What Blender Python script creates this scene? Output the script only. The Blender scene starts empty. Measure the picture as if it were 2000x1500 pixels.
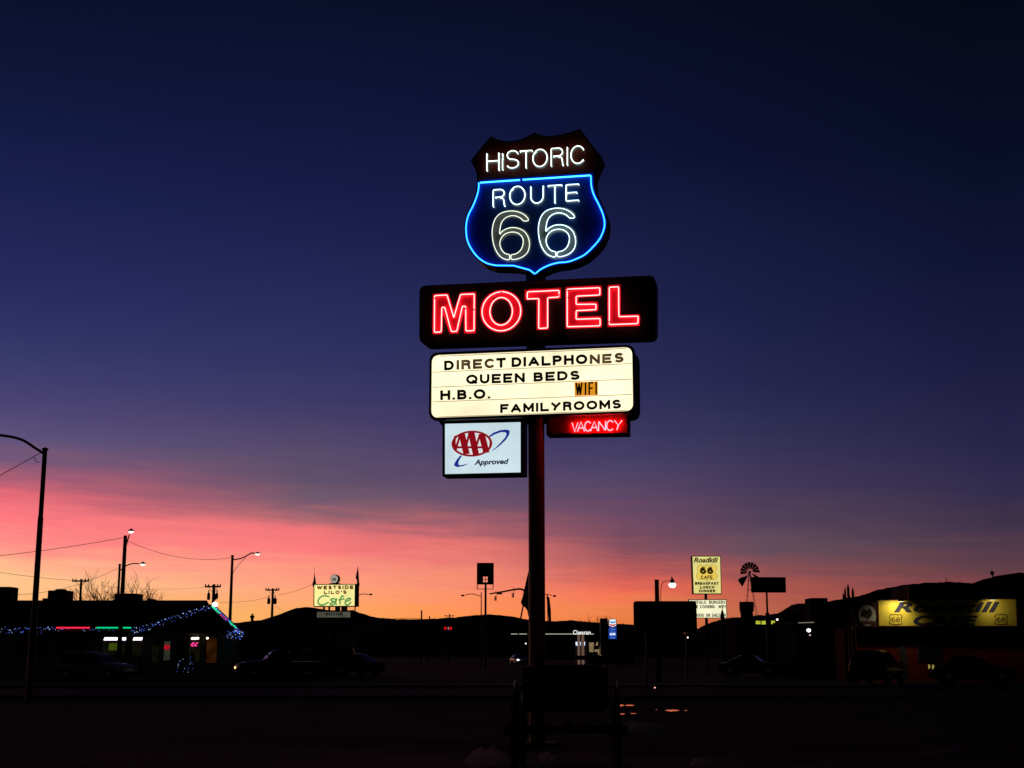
import bpy, math, random
from math import sin, cos, tan, radians, pi, atan2, sqrt
from mathutils import Vector, Matrix, noise
random.seed(66)
sc = bpy.context.scene
COL = sc.collection

# ------------------------------------------------------------------ camera
F = 2700.0
PITCH = radians(11.0)
EYE = Vector((0, 0, 1.6))
cd = bpy.data.cameras.new('camera'); cam = bpy.data.objects.new('camera', cd); COL.objects.link(cam)
cd.sensor_width = 36; cd.lens = 36 * F / 2000; cd.clip_end = 20000; cd.clip_start = 0.1
cam.location = EYE; cam.rotation_euler = (radians(90) + PITCH, 0, 0)
sc.camera = cam

def ray(px, py):
    a = (px - 1000) / F; b = (750 - py) / F
    return Vector((a, cos(PITCH) - b * sin(PITCH), sin(PITCH) + b * cos(PITCH)))
def at(px, py, Y):
    d = ray(px, py); return EYE + d * (Y / d.y)
def ground(px, py, z=0.0):
    d = ray(px, py); return EYE + d * ((z - EYE.z) / d.z)

class Plane:
    """An upright frame standing at a place: local x along the face, -y towards the viewer side, z up."""
    def __init__(s, px, py, Y, theta=0.0):
        p = at(px, py, Y); s.o = Vector((p.x, Y, 0)); s.th = radians(theta)
        s.u = Vector((cos(s.th), -sin(s.th), 0)); s.n = Vector((-sin(s.th), -cos(s.th), 0))
    def L(s, px, py, off=0.0):
        d = ray(px, py); p0 = s.o + s.n * off
        t = (p0 - EYE).dot(s.n) / d.dot(s.n); w = EYE + d * t
        return Vector(((w - s.o).dot(s.u), -off, w.z))
    def W(s, px, py, off=0.0):
        d = ray(px, py); p0 = s.o + s.n * off
        t = (p0 - EYE).dot(s.n) / d.dot(s.n); return EYE + d * t

# ------------------------------------------------------------------ materials
MATS = {}
def srgb(r, g, b):
    f = lambda c: (c / 255 / 12.92) if c / 255 <= 0.04045 else ((c / 255 + 0.055) / 1.055) ** 2.4
    return (f(r), f(g), f(b))
def mat(name, col, rough=0.7, var=0.0, scale=3.0, metal=0.0, spec=0.4, bump=0.0, emit=None, es=0.0, col2=None, evar=0.0):
    if name in MATS: return MATS[name]
    m = bpy.data.materials.new(name); m.use_nodes = True; N = m.node_tree.nodes; K = m.node_tree.links
    b = N['Principled BSDF']
    b.inputs['Base Color'].default_value = (*col, 1); b.inputs['Roughness'].default_value = rough
    b.inputs['Metallic'].default_value = metal; b.inputs['Specular IOR Level'].default_value = spec
    tc = N.new('ShaderNodeTexCoord')
    nz = N.new('ShaderNodeTexNoise'); nz.inputs['Scale'].default_value = scale; nz.inputs['Detail'].default_value = 6
    K.new(tc.outputs['Object'], nz.inputs['Vector'])
    if var or col2:
        r = N.new('ShaderNodeValToRGB'); e = r.color_ramp.elements
        e[0].position = 0.35; e[1].position = 0.65
        c2 = col2 if col2 else tuple(c * (1 + var) for c in col)
        e[0].color = (*(col if col2 else tuple(c * (1 - var) for c in col)), 1); e[1].color = (*c2, 1)
        K.new(nz.outputs['Fac'], r.inputs['Fac']); K.new(r.outputs['Color'], b.inputs['Base Color'])
    if bump:
        bp = N.new('ShaderNodeBump'); bp.inputs['Strength'].default_value = bump; bp.inputs['Distance'].default_value = 0.03
        K.new(nz.outputs['Fac'], bp.inputs['Height']); K.new(bp.outputs['Normal'], b.inputs['Normal'])
    if emit:
        b.inputs['Emission Color'].default_value = (*emit, 1); b.inputs['Emission Strength'].default_value = es
        if evar:
            mr = N.new('ShaderNodeMapRange'); mr.inputs['From Min'].default_value = 0.3; mr.inputs['From Max'].default_value = 0.7
            mr.inputs['To Min'].default_value = es * (1 - evar); mr.inputs['To Max'].default_value = es * (1 + evar)
            K.new(nz.outputs['Fac'], mr.inputs['Value']); K.new(mr.outputs['Result'], b.inputs['Emission Strength'])
    MATS[name] = m; return m

BLACKMETAL = mat('sign_black_paint', (0.010, 0.006, 0.006), 0.55, 0.3, 4, spec=0.25, bump=0.1)
DARKSTEEL = mat('dark_steel', (0.03, 0.022, 0.02), 0.6, 0.4, 6, spec=0.25, bump=0.15)
RUST = mat('rusty_steel_pole', (0.42, 0.06, 0.04), 0.5, col2=(0.22, 0.035, 0.028), scale=8, spec=0.3, bump=0.3)
POLEWOOD = mat('weathered_pole_wood', (0.06, 0.035, 0.02), 0.9, 0.4, 9, spec=0.1, bump=0.5)
GALV = mat('galvanised_steel', (0.10, 0.05, 0.045), 0.55, 0.3, 5, metal=0.3, spec=0.3)
CABLE = mat('cable_rubber', (0.03, 0.01, 0.01), 0.7, 0.2, 5, spec=0.2)
GLASS_DARK = mat('dark_window_glass', (0.01, 0.012, 0.018), 0.08, 0.2, 2, spec=0.6)
RUBBER = mat('tyre_rubber', (0.015, 0.015, 0.015), 0.9, 0.2, 8, spec=0.2)
CHROME = mat('polished_metal', (0.55, 0.55, 0.55), 0.2, 0.1, 8, metal=1.0)
LAMPGLOW = mat('street_lamp_glow', (0.8, 0.7, 0.7), 0.4, 0.05, 3, emit=(1.0, 0.80, 0.72), es=3.0)
WOODDARK = mat('old_wagon_wood', (0.05, 0.03, 0.02), 0.85, 0.4, 12, spec=0.15, bump=0.4)

# ------------------------------------------------------------------ mesh builder
class MB:
    def __init__(s): s.v = []; s.f = []; s.sm = []
    def add(s, vs, fs, smooth=False):
        o = len(s.v); s.v += [tuple(v) for v in vs]; s.f += [tuple(i + o for i in f) for f in fs]; s.sm += [smooth] * len(fs); return s
    def box(s, x0, x1, y0, y1, z0, z1):
        x0, x1 = sorted((x0, x1)); y0, y1 = sorted((y0, y1)); z0, z1 = sorted((z0, z1))
        v = [(x0, y0, z0), (x1, y0, z0), (x1, y1, z0), (x0, y1, z0), (x0, y0, z1), (x1, y0, z1), (x1, y1, z1), (x0, y1, z1)]
        return s.add(v, [(3, 2, 1, 0), (4, 5, 6, 7), (0, 1, 5, 4), (1, 2, 6, 5), (2, 3, 7, 6), (3, 0, 4, 7)])
    def prism(s, poly, y0, y1, poly2=None):
        """polygon of (x, z) extruded from y0 (front) to y1 (back)"""
        a = sum(poly[i][0] * poly[(i + 1) % len(poly)][1] - poly[(i + 1) % len(poly)][0] * poly[i][1] for i in range(len(poly)))
        q = poly2 or poly
        if a < 0: poly = poly[::-1]; q = q[::-1]
        n = len(poly)
        v = [(p[0], y0, p[1]) for p in poly] + [(p[0], y1, p[1]) for p in q]
        f = [tuple(range(n)), tuple(range(2 * n - 1, n - 1, -1))] + [(i, i + n, (i + 1) % n + n, (i + 1) % n) for i in range(n)]
        return s.add(v, f)
    def ring(s, outer, inner, y0, y1):
        """frame between two outlines with the same number of points, both counter-clockwise"""
        n = len(outer)
        v = [(p[0], y0, p[1]) for p in outer] + [(p[0], y0, p[1]) for p in inner] + [(p[0], y1, p[1]) for p in outer] + [(p[0], y1, p[1]) for p in inner]
        f = []
        for i in range(n):
            j = (i + 1) % n
            f += [(i, j, n + j, n + i), (2 * n + j, 2 * n + i, 3 * n + i, 3 * n + j), (j, i, 2 * n + i, 2 * n + j), (n + i, n + j, 3 * n + j, 3 * n + i)]
        return s.add(v, f)
    def tube(s, pts, r, closed=False, seg=8, r1=None):
        pts = [Vector(p) for p in pts]; n = len(pts)
        if n < 2: return s
        T = []
        for i in range(n):
            a = pts[(i - 1) % n] if (closed or i > 0) else pts[i]; b = pts[(i + 1) % n] if (closed or i < n - 1) else pts[i]
            d = b - a; T.append(d.normalized() if d.length > 1e-9 else Vector((0, 0, 1)))
        up = Vector((0, 1, 0)) if abs(T[0].y) < 0.9 else Vector((1, 0, 0))
        N = (up - T[0] * up.dot(T[0])).normalized(); V = []
        for i in range(n):
            N = (N - T[i] * N.dot(T[i]))
            N = N.normalized() if N.length > 1e-6 else T[i].orthogonal().normalized()
            B = T[i].cross(N); rr = r if r1 is None else r + (r1 - r) * i / (n - 1)
            for k in range(seg):
                a = 2 * pi * k / seg; V.append(pts[i] + (N * cos(a) + B * sin(a)) * rr)
        Fc = []
        for i in range(n if closed else n - 1):
            j = (i + 1) % n
            for k in range(seg):
                l = (k + 1) % seg; Fc.append((i * seg + k, i * seg + l, j * seg + l, j * seg + k))
        s.add(V, Fc, True)
        if not closed:
            o = len(s.v) - n * seg
            s.f.append(tuple(o + k for k in range(seg - 1, -1, -1))); s.f.append(tuple(o + (n - 1) * seg + k for k in range(seg))); s.sm += [False, False]
        return s
    def lathe(s, c, prof, seg=16, axis='z'):
        c = Vector(c); V = []; Fc = []
        for r, h in prof:
            for k in range(seg):
                a = 2 * pi * k / seg
                p = {'z': (r * cos(a), r * sin(a), h), 'y': (r * cos(a), h, r * sin(a)), 'x': (h, r * cos(a), r * sin(a))}[axis]
                V.append(c + Vector(p))
        n = len(prof)
        for i in range(n - 1):
            for k in range(seg):
                l = (k + 1) % seg; Fc.append((i * seg + k, i * seg + l, (i + 1) * seg + l, (i + 1) * seg + k))
        s.add(V, Fc, True)
        s.add(V[:seg], [tuple(range(seg))]); s.add(V[-seg:], [tuple(range(seg))]); return s
    def ball(s, c, r, rz=None, seg=12, rings=8):
        rz = rz or r
        return s.lathe(c, [(max(r * sin(pi * i / rings), 1e-4), -rz * cos(pi * i / rings)) for i in range(rings + 1)], seg)
    def build(s, name, m, parent=None, bevel=0, loc=None):
        me = bpy.data.meshes.new(name); me.from_pydata(s.v, [], s.f); me.update()
        for i, p in enumerate(me.polygons): p.use_smooth = s.sm[i]
        me.materials.append(m); o = bpy.data.objects.new(name, me); COL.objects.link(o)
        if parent is not None: o.parent = parent
        if loc: o.location = loc
        if bevel:
            b = o.modifiers.new('bevel', 'BEVEL'); b.width = bevel; b.segments = 2; b.limit_method = 'ANGLE'; b.angle_limit = radians(40)
        return o

def tag(o, label=None, cat=None, group=None, kind=None):
    if label: o['label'] = label
    if cat: o['category'] = cat
    if group: o['group'] = group
    if kind: o['kind'] = kind
    return o
def thing(name, label, cat, pl=None, loc=None, rz=0.0, group=None):
    o = bpy.data.objects.new(name, None); COL.objects.link(o); o.empty_display_size = 0.3
    if pl is not None: o.location = pl.o; o.rotation_euler = (0, 0, -pl.th)
    else: o.location = loc or (0, 0, 0); o.rotation_euler = (0, 0, rz)
    return tag(o, label, cat, group)

# ------------------------------------------------------------------ curves, lettering
def crom(pts, closed=False, n=6):
    out = []; m = len(pts); P = [Vector(p) for p in pts]
    for i in range(m if closed else m - 1):
        p0 = P[(i - 1) % m] if closed or i > 0 else P[i]; p1 = P[i]; p2 = P[(i + 1) % m]; p3 = P[(i + 2) % m] if closed or i + 2 < m else P[(i + 1) % m]
        for k in range(n):
            t = k / n
            out.append(0.5 * ((2 * p1) + (p2 - p0) * t + (2 * p0 - 5 * p1 + 4 * p2 - p3) * t * t + (3 * p1 - p0 - 3 * p2 + p3) * t ** 3))
    if not closed: out.append(P[-1])
    return out
def roundpoly(pts, r, n=5):
    out = []; m = len(pts); P = [Vector(p) for p in pts]
    for i in range(m):
        a, b, c = P[i - 1], P[i], P[(i + 1) % m]
        rr = min(r, (a - b).length * 0.48, (c - b).length * 0.48)
        s = b + (a - b).normalized() * rr; e = b + (c - b).normalized() * rr
        for k in range(n + 1):
            t = k / n; out.append(s * (1 - t) ** 2 + b * 2 * t * (1 - t) + e * t * t)
    return out
def arc(cx, cy, rx, ry, a0, a1, n=14):
    return [(cx + rx * cos(radians(a0 + (a1 - a0) * i / n)), cy + ry * sin(radians(a0 + (a1 - a0) * i / n))) for i in range(n + 1)]
GL = {
 'H': [[(0, 0), (0, 1)], [(1, 0), (1, 1)], [(0, .54), (1, .54)]],
 'i': [[(0, 0), (0, .72)], [(0, .86), (0, 1)]], 'I': [[(0, 0), (0, 1)]],
 'S': [arc(.5, .75, .46, .25, 25, 270) + arc(.5, .25, .5, .25, 90, -155)[1:]],
 'T': [[(0, 1), (1, 1)], [(.5, 0), (.5, .97)]],
 'O': [arc(.5, .5, .5, .5, 135, 490, 28)], 'C': [arc(.5, .5, .5, .5, 38, 322, 24)],
 'R': [[(0, 0), (0, 1), (.6, 1)] + arc(.6, .77, .36, .23, 90, -90, 8) + [(.2, .54)], [(.62, .52), (.9, .42), (.98, 0)]],
 'U': [[(0, 1), (0, .4)] + arc(.5, .4, .5, .4, 180, 360, 12) + [(1, 1)]],
 'E': [[(1, 1), (0, 1), (0, 0), (1, 0)], [(0.05, .5), (.85, .5)]],
 'V': [[(0, 1), (.45, 0), (1, 1)]], 'A': [[(0, 0), (.5, 1), (1, 0)], [(.2, .36), (.8, .36)]],
 'N': [[(0, 0), (0, 1), (1, 0), (1, 1)]], 'Y': [[(0, 1), (.5, .48), (1, 1)], [(.5, .48), (.3, 0)]],
}
_dg = None
def text_into(mb, body, bl, br, tl, off=0.01, depth=0.004, bold=0.0, shear=0.0, spacing=1.0, cap=None):
    """lettering fitted between local points bl, br (baseline ends) and tl (cap height above bl)"""
    c = bpy.data.curves.new('lettering', 'FONT'); c.body = body; c.offset = bold; c.shear = shear; c.space_character = spacing
    c.extrude = 0.01; c.resolution_u = 4
    o = bpy.data.objects.new('lettering', c); COL.objects.link(o)
    dg = bpy.context.evaluated_depsgraph_get(); me = bpy.data.meshes.new_from_object(o.evaluated_get(dg))
    V = [v.co.copy() for v in me.vertices]; Fc = [tuple(p.vertices) for p in me.polygons]
    bpy.data.objects.remove(o); bpy.data.curves.remove(c); bpy.data.meshes.remove(me)
    if not V: return
    x0 = min(v.x for v in V); x1 = max(v.x for v in V); h = cap or 0.70
    bl, br, tl = Vector(bl), Vector(br), Vector(tl); ex = br - bl; ez = tl - bl
    out = []
    for v in V:
        p = bl + ex * ((v.x - x0) / (x1 - x0)) + ez * (v.y / h)
        out.append((p.x, -off - depth * (v.z / 0.01) * 0.5, p.z))
    mb.add(out, Fc)
def seg_text(pl, off, mb, body, x0, y0, x1, y1, h, **k):
    """photo positions: baseline from (x0,y0) to (x1,y1), capital height h pixels"""
    text_into(mb, body, pl.L(x0, y0, off), pl.L(x1, y1, off), pl.L(x0, y0 - h, off), off=off, **k)
def ell(cx, cy, rx, ry, n=40): return arc(cx, cy, rx, ry, 0, 360 - 360 / n, n - 1)



GL.update({
 'B': [[(0, 0), (0, 1), (.62, 1)] + arc(.62, .76, .30, .24, 90, -90, 8)[1:] + [(.1, .52)], [(.6, .52)] + arc(.65, .26, .35, .26, 90, -90, 8)[1:] + [(0, 0)]],
 'D': [[(0, 0), (0, 1), (.45, 1)] + arc(.45, .5, .55, .5, 90, -90, 14)[1:] + [(0, 0)]],
 'F': [[(0, 0), (0, 1), (1, 1)], [(0, .52), (.82, .52)]], 'L': [[(0, 1), (0, 0), (1, 0)]],
 'P': [[(0, 0), (0, 1), (.62, 1)] + arc(.62, .73, .36, .27, 90, -90, 8)[1:] + [(0, .46)]],
 'Q': [arc(.5, .5, .5, .5, 90, 450, 28), [(.6, .28), (1.0, -.04)]],
 'M': [[(0, 0), (0, 1), (.5, .08), (1, 1), (1, 0)]], 'W': [[(0, 1), (.26, 0), (.5, .95), (.74, 0), (1, 1)]],
 'K': [[(0, 0), (0, 1)], [(1, 1), (0.06, .38)], [(.36, .60), (1, 0)]], 'G': [arc(.5, .5, .5, .5, 42, 345, 22) + [(1, .45), (.58, .45)]],
 'X': [[(0, 0), (1, 1)], [(0, 1), (1, 0)]], 'Z': [[(0, 1), (1, 1), (0, 0), (1, 0)]],
 '.': [[(0, 0), (0, .1)]], "'": [[(0, 1), (0, .72)]],
 '6': [arc(.5, .31, .5, .31, 180, -180, 22) + [(0, .5)] + arc(.52, .5, .52, .5, 172, 55, 12)],
 '3': [arc(.48, .76, .44, .24, 150, -90, 12) + arc(.48, .27, .5, .27, 90, -150, 14)[1:]],
 '2': [arc(.5, .72, .46, .28, 160, -20, 12) + [(0, 0), (1, 0)]], '9': [arc(.5, .69, .5, .31, 0, 360, 22) + arc(.48, .5, .52, .5, -8, -125, 12)],
 '1': [[(0.2, .8), (.55, 1), (.55, 0)]], '4': [[(.75, 0), (.75, 1), (0, .3), (1, .3)]], '0': [arc(.5, .5, .5, .5, 90, 450, 24)],
})
GW = {'I': 0.0, 'i': 0.0, '.': 0.0, "'": 0.0, 'M': .86, 'W': 1.1, 'O': .86, 'Q': .86, 'C': .78, 'G': .8, 'H': .7, 'N': .72, 'A': .86, 'V': .82, 'Y': .8, 'D': .72, 'U': .68, '1': .4}
GLB = dict(GL)
GLB.update({'M': [[(0, 0), (0, 1)], [(0, 1), (.5, .22), (1, 1)], [(1, 1), (1, 0)]], 'N': [[(0, 0), (0, 1)], [(.03, 1), (.97, 0)], [(1, 1), (1, 0)]],
 'W': [[(0, 1.03), (.27, 0)], [(.27, 0), (.5, .95)], [(.5, .95), (.73, 0)], [(.73, 0), (1, 1.03)]], 'A': [[(0, -.04), (.5, 1)], [(.5, 1), (1, -.04)], [(.2, .3), (.8, .3)]], 'V': [[(0, 1.04), (.5, 0)], [(.5, 0), (1, 1.04)]]})
def ribbon(mb, st, hw, y0, y1, to3, cap=0.0):
    """flat thick stroke with mitred joints along the (u, v) polyline st; to3 maps (u, v) to local x, z"""
    P = [Vector(to3(*p)) for p in st]
    P = [P[0]] + [P[i] for i in range(1, len(P)) if (P[i] - P[i - 1]).length > 1e-5]
    n = len(P)
    if n < 2: return
    closed = (P[0] - P[-1]).length < 1e-4 and n > 3
    A, B = [], []
    if cap and not closed:
        P[0] = P[0] - (P[1] - P[0]).normalized() * hw * cap; P[-1] = P[-1] + (P[-1] - P[-2]).normalized() * hw * cap
    for i in range(n):
        d0 = (P[i] - P[i - 1]).normalized() if i else ((P[1] - P[0]).normalized() if not closed else (P[-1] - P[-2]).normalized())
        d1 = (P[i + 1] - P[i]).normalized() if i < n - 1 else (d0 if not closed else (P[1] - P[0]).normalized())
        t = (d0 + d1); t = t.normalized() if t.length > 1e-6 else d0
        nn = Vector((-t.y, t.x)); c = max(abs(nn.dot(Vector((-d0.y, d0.x)))), 0.42)
        A.append(P[i] + nn * hw / c); B.append(P[i] - nn * hw / c)
    V = [(p.x, y0, p.y) for p in A] + [(p.x, y0, p.y) for p in B] + [(p.x, y1, p.y) for p in A] + [(p.x, y1, p.y) for p in B]
    Fc = []
    for i in range(n - 1):
        Fc += [(i, n + i, n + i + 1, i + 1), (2 * n + i, 2 * n + i + 1, 3 * n + i + 1, 3 * n + i), (i, i + 1, 2 * n + i + 1, 2 * n + i), (n + i + 1, n + i, 3 * n + i, 3 * n + i + 1)]
    Fc += [(0, 2 * n, 3 * n, n), (n - 1, 2 * n - 1, 4 * n - 1, 3 * n - 1)]
    mb.add(V, Fc)
def block(mb, body, bl, br, tl, off, thick=0.2, gap=0.30, depth=0.004, shear=0.0, wmul=1.0):
    """bold block capitals between local points; thick = stroke width over cap height"""
    bl, br, tl = Vector(bl), Vector(br), Vector(tl); ex = br - bl; ez = tl - bl; hgt = ez.length
    x = 0; pos = []; hwu = thick / 2
    for i, ch in enumerate(body):
        if ch == ' ': x += .45; continue
        wd = GW.get(ch, .64) * wmul
        pos.append((ch, x + hwu, wd)); x += wd + thick + gap * .55
    tot = x - gap * .55
    def mk(x0, wd):
        def f(u, v):
            # keep the outside of the stroke inside the cap height
            vv = hwu + v * (1 - thick); X = (x0 + u * wd + shear * vv) / tot
            p = bl + ex * X + ez * vv; return (p.x, p.z)
        return f
    k = 0
    for ch, x0, wd in pos:
        for st in GLB[ch]:
            if ch == '.': st = [(0, -thick * .6), (0, thick * .45)]
            if ch in 'MNWVAZ4' and len(st) > 2: pass
            k += 1
            ribbon(mb, st, hgt * hwu, -off - depth - 0.0004 * (k % 3), -off, mk(x0, wd), cap=(0.0 if ch == '.' else 0.25 if ch in 'CSGO' else 0.97 if ch in 'HITFLEPRDBUKJ1' or abs(st[0][0] - st[-1][0]) < .05 else 0.5))
def block_text(pl, off, mb, body, x0, y0, x1, y1, h, **kk):
    block(mb, body, pl.L(x0, y0, off), pl.L(x1, y1, off), pl.L(x0, y0 - h, off), off, **kk)
# ------------------------------------------------------------------ world: dusk sky defined by direction
def pix_elev(px, py):
    d = ray(px, py).normalized(); return math.degrees(math.asin(d.z)), math.degrees(atan2(d.x, d.y))
COLS = [
 (0, [(0, 9,15,44), (118,13,19,52), (236,17,24,64), (354,24,30,76), (472,32,36,87), (550,37,40,94), (630,45,48,100), (708,57,57,108), (787,74,66,114), (850,92,80,122), (890,116,86,120), (930,165,92,116), (970,225,104,118), (1010,255,120,128), (1050,255,138,134), (1080,255,164,139), (1110,255,188,143), (1140,255,200,142), (1165,255,190,128)]),
 (600, [(0, 8,13,40), (236,15,20,58), (354,20,25,68), (472,27,32,78), (590,36,41,89), (700,47,48,97), (787,61,56,102), (870,82,70,106), (940,98,80,105), (985,120,90,108), (1012,176,104,112), (1036,236,116,121), (1066,252,122,124), (1100,253,142,128), (1140,254,160,126), (1180,252,168,112), (1210,250,172,92)]),
 (950, [(0, 7,12,36), (236,13,18,55), (472,24,29,73), (620,35,39,85), (750,48,47,93), (870,68,58,102), (950,94,74,106), (1000,120,82,104), (1040,178,98,106), (1075,226,116,110), (1120,238,132,114), (1160,252,142,106), (1190,255,142,86), (1210,254,142,74)]),
 (1220, [(0, 6,11,34), (300,12,16,52), (600,30,33,76), (750,43,43,86), (850,59,54,95), (900,72,63,102), (950,86,68,102), (1000,106,72,100), (1050,118,74,95), (1080,140,80,94), (1105,172,86,91), (1135,218,98,86), (1160,244,112,82), (1190,238,130,82), (1215,232,124,66)]),
 (1500, [(0, 5,9,30), (300,10,14,46), (600,24,28,67), (750,35,36,76), (850,47,46,83), (950,66,54,89), (1020,84,65,88), (1070,101,75,90), (1110,132,78,84), (1150,176,87,78), (1185,186,97,76), (1210,180,98,70)]),
 (1960, [(0, 3,7,23), (300,6,11,37), (500,13,17,49), (700,24,24,61), (850,35,32,70), (950,45,40,75), (1030,62,48,72), (1080,84,57,72), (1110,96,61,71), (1130,114,62,69), (1200,110,60,60)]),
]
w = bpy.data.worlds.new('World'); sc.world = w; w.use_nodes = True
NT = w.node_tree; N = NT.nodes; K = NT.links; N.clear()
def M(op, a, b=None, c=None, clamp=False):
    n = N.new('ShaderNodeMath'); n.operation = op; n.use_clamp = clamp
    for i, x in enumerate((a, b, c)):
        if x is None: continue
        if isinstance(x, (int, float)): n.inputs[i].default_value = x
        else: K.new(x, n.inputs[i])
    return n.outputs[0]
tc = N.new('ShaderNodeTexCoord'); sep = N.new('ShaderNodeSeparateXYZ'); K.new(tc.outputs['Generated'], sep.inputs[0])
X, Y, Z = sep.outputs
az = M('MULTIPLY', M('ARCTAN2', X, Y), 180 / pi)          # degrees right of the sunset road
el = M('MULTIPLY', M('ARCSINE', Z), 180 / pi)
# thin stretched cloud layers shift and tint the colour bands near the horizon
cv = N.new('ShaderNodeCombineXYZ')
K.new(M('MULTIPLY', az, 0.055), cv.inputs[0]); K.new(M('ADD', M('MULTIPLY', el, 0.62), M('MULTIPLY', az, 0.02)), cv.inputs[1])
n1 = N.new('ShaderNodeTexNoise'); n1.inputs['Scale'].default_value = 1.6; n1.inputs['Detail'].default_value = 5; n1.inputs['Roughness'].default_value = 0.55
K.new(cv.outputs[0], n1.inputs['Vector'])
n2 = N.new('ShaderNodeTexNoise'); n2.inputs['Scale'].default_value = 4.2; n2.inputs['Detail'].default_value = 6; n2.inputs['Roughness'].default_value = 0.6
K.new(cv.outputs[0], n2.inputs['Vector'])
low = N.new('ShaderNodeMapRange'); low.inputs['From Min'].default_value = 14; low.inputs['From Max'].default_value = 5
K.new(el, low.inputs['Value'])
sh = M('MULTIPLY', M('SUBTRACT', n1.outputs['Fac'], 0.5), M('MULTIPLY', low.outputs[0], 1.5))
sh2 = M('MULTIPLY', M('SUBTRACT', n2.outputs['Fac'], 0.5), M('MULTIPLY', low.outputs[0], 1.25))
els = M('ADD', el, M('ADD', sh, sh2))
EMAX = 30.0
fac = M('DIVIDE', M('MAXIMUM', els, 0.0), EMAX, clamp=True)
prev = None; prevaz = None
for cx, stops in COLS:
    r = N.new('ShaderNodeValToRGB'); cr = r.color_ramp
    st = sorted([(min(max(pix_elev(cx, y)[0] / EMAX, 0), 1), srgb(a, b, c)) for y, a, b, c in stops])
    cr.elements[0].position = st[0][0]; cr.elements[0].color = (*st[0][1], 1)
    cr.elements[1].position = st[-1][0]; cr.elements[1].color = (*st[-1][1], 1)
    for p, c in st[1:-1]:
        e = cr.elements.new(p); e.color = (*c, 1)
    K.new(fac, r.inputs['Fac'])
    a = pix_elev(cx, 1100)[1]
    if prev is None: prev = r.outputs['Color']
    else:
        mr = N.new('ShaderNodeMapRange'); mr.inputs['From Min'].default_value = prevaz; mr.inputs['From Max'].default_value = a
        mr.interpolation_type = 'SMOOTHSTEP' if cx in (0,) else 'LINEAR'
        K.new(az, mr.inputs['Value'])
        mx = N.new('ShaderNodeMix'); mx.data_type = 'RGBA'
        K.new(mr.outputs[0], mx.inputs['Factor']); K.new(prev, mx.inputs['A']); K.new(r.outputs['Color'], mx.inputs['B'])
        prev = mx.outputs['Result']
    prevaz = a
# the sky turns to deep night blue away from the sunset side
aa = M('ABSOLUTE', M('ADD', az, 14.0))
far = N.new('ShaderNodeMapRange'); far.inputs['From Min'].default_value = 36; far.inputs['From Max'].default_value = 70; K.new(aa, far.inputs['Value'])
night = N.new('ShaderNodeMix'); night.data_type = 'RGBA'
K.new(far.outputs[0], night.inputs['Factor']); K.new(prev, night.inputs['A']); night.inputs['B'].default_value = (*srgb(10, 9, 16), 1)
top = N.new('ShaderNodeMapRange'); top.inputs['From Min'].default_value = 28; top.inputs['From Max'].default_value = 55; K.new(el, top.inputs['Value'])
tm = N.new('ShaderNodeMix'); tm.data_type = 'RGBA'
K.new(top.outputs[0], tm.inputs['Factor']); K.new(night.outputs['Result'], tm.inputs['A']); tm.inputs['B'].default_value = (*srgb(3, 5, 13), 1)
n3 = N.new('ShaderNodeTexNoise'); n3.inputs['Scale'].default_value = 11.0; n3.inputs['Detail'].default_value = 8; n3.inputs['Roughness'].default_value = 0.7
K.new(cv.outputs[0], n3.inputs['Vector'])
bm = M('ADD', 1.0, M('MULTIPLY', M('SUBTRACT', n3.outputs['Fac'], 0.5), M('MULTIPLY', low.outputs[0], 0.22)))
vm = N.new('ShaderNodeVectorMath'); vm.operation = 'SCALE'; K.new(tm.outputs['Result'], vm.inputs[0]); K.new(bm, vm.inputs['Scale'])
bg = N.new('ShaderNodeBackground'); K.new(vm.outputs[0], bg.inputs['Color']); bg.inputs['Strength'].default_value = 1.0
SUN_AZ = radians(-14); SUN_EL = radians(-5)
sky = N.new('ShaderNodeTexSky'); sky.sky_type = 'NISHITA'; sky.sun_disc = False; sky.sun_elevation = SUN_EL; sky.sun_rotation = SUN_AZ
bg2 = N.new('ShaderNodeBackground'); K.new(sky.outputs[0], bg2.inputs['Color']); bg2.inputs['Strength'].default_value = 0.05
ad = N.new('ShaderNodeAddShader'); K.new(bg.outputs[0], ad.inputs[0]); K.new(bg2.outputs[0], ad.inputs[1])
wo = N.new('ShaderNodeOutputWorld'); K.new(ad.outputs[0], wo.inputs['Surface'])
w.cycles.sampling_method = 'AUTOMATIC'
sc.view_settings.view_transform = 'Standard'; sc.view_settings.look = 'None'; sc.view_settings.exposure = 0; sc.view_settings.gamma = 1
# the sun is already below the horizon: almost nothing of it is left
sl = bpy.data.lights.new('sun', 'SUN'); sl.energy = 0.02; sl.angle = radians(10); sl.color = (1, 0.5, 0.3)
so = bpy.data.objects.new('sun', sl); COL.objects.link(so)
so.rotation_euler = (radians(90 + 1.5), 0, -SUN_AZ + pi) if False else (radians(88), 0, pi - SUN_AZ)
so.location = (-30, 200, 30)
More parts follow.
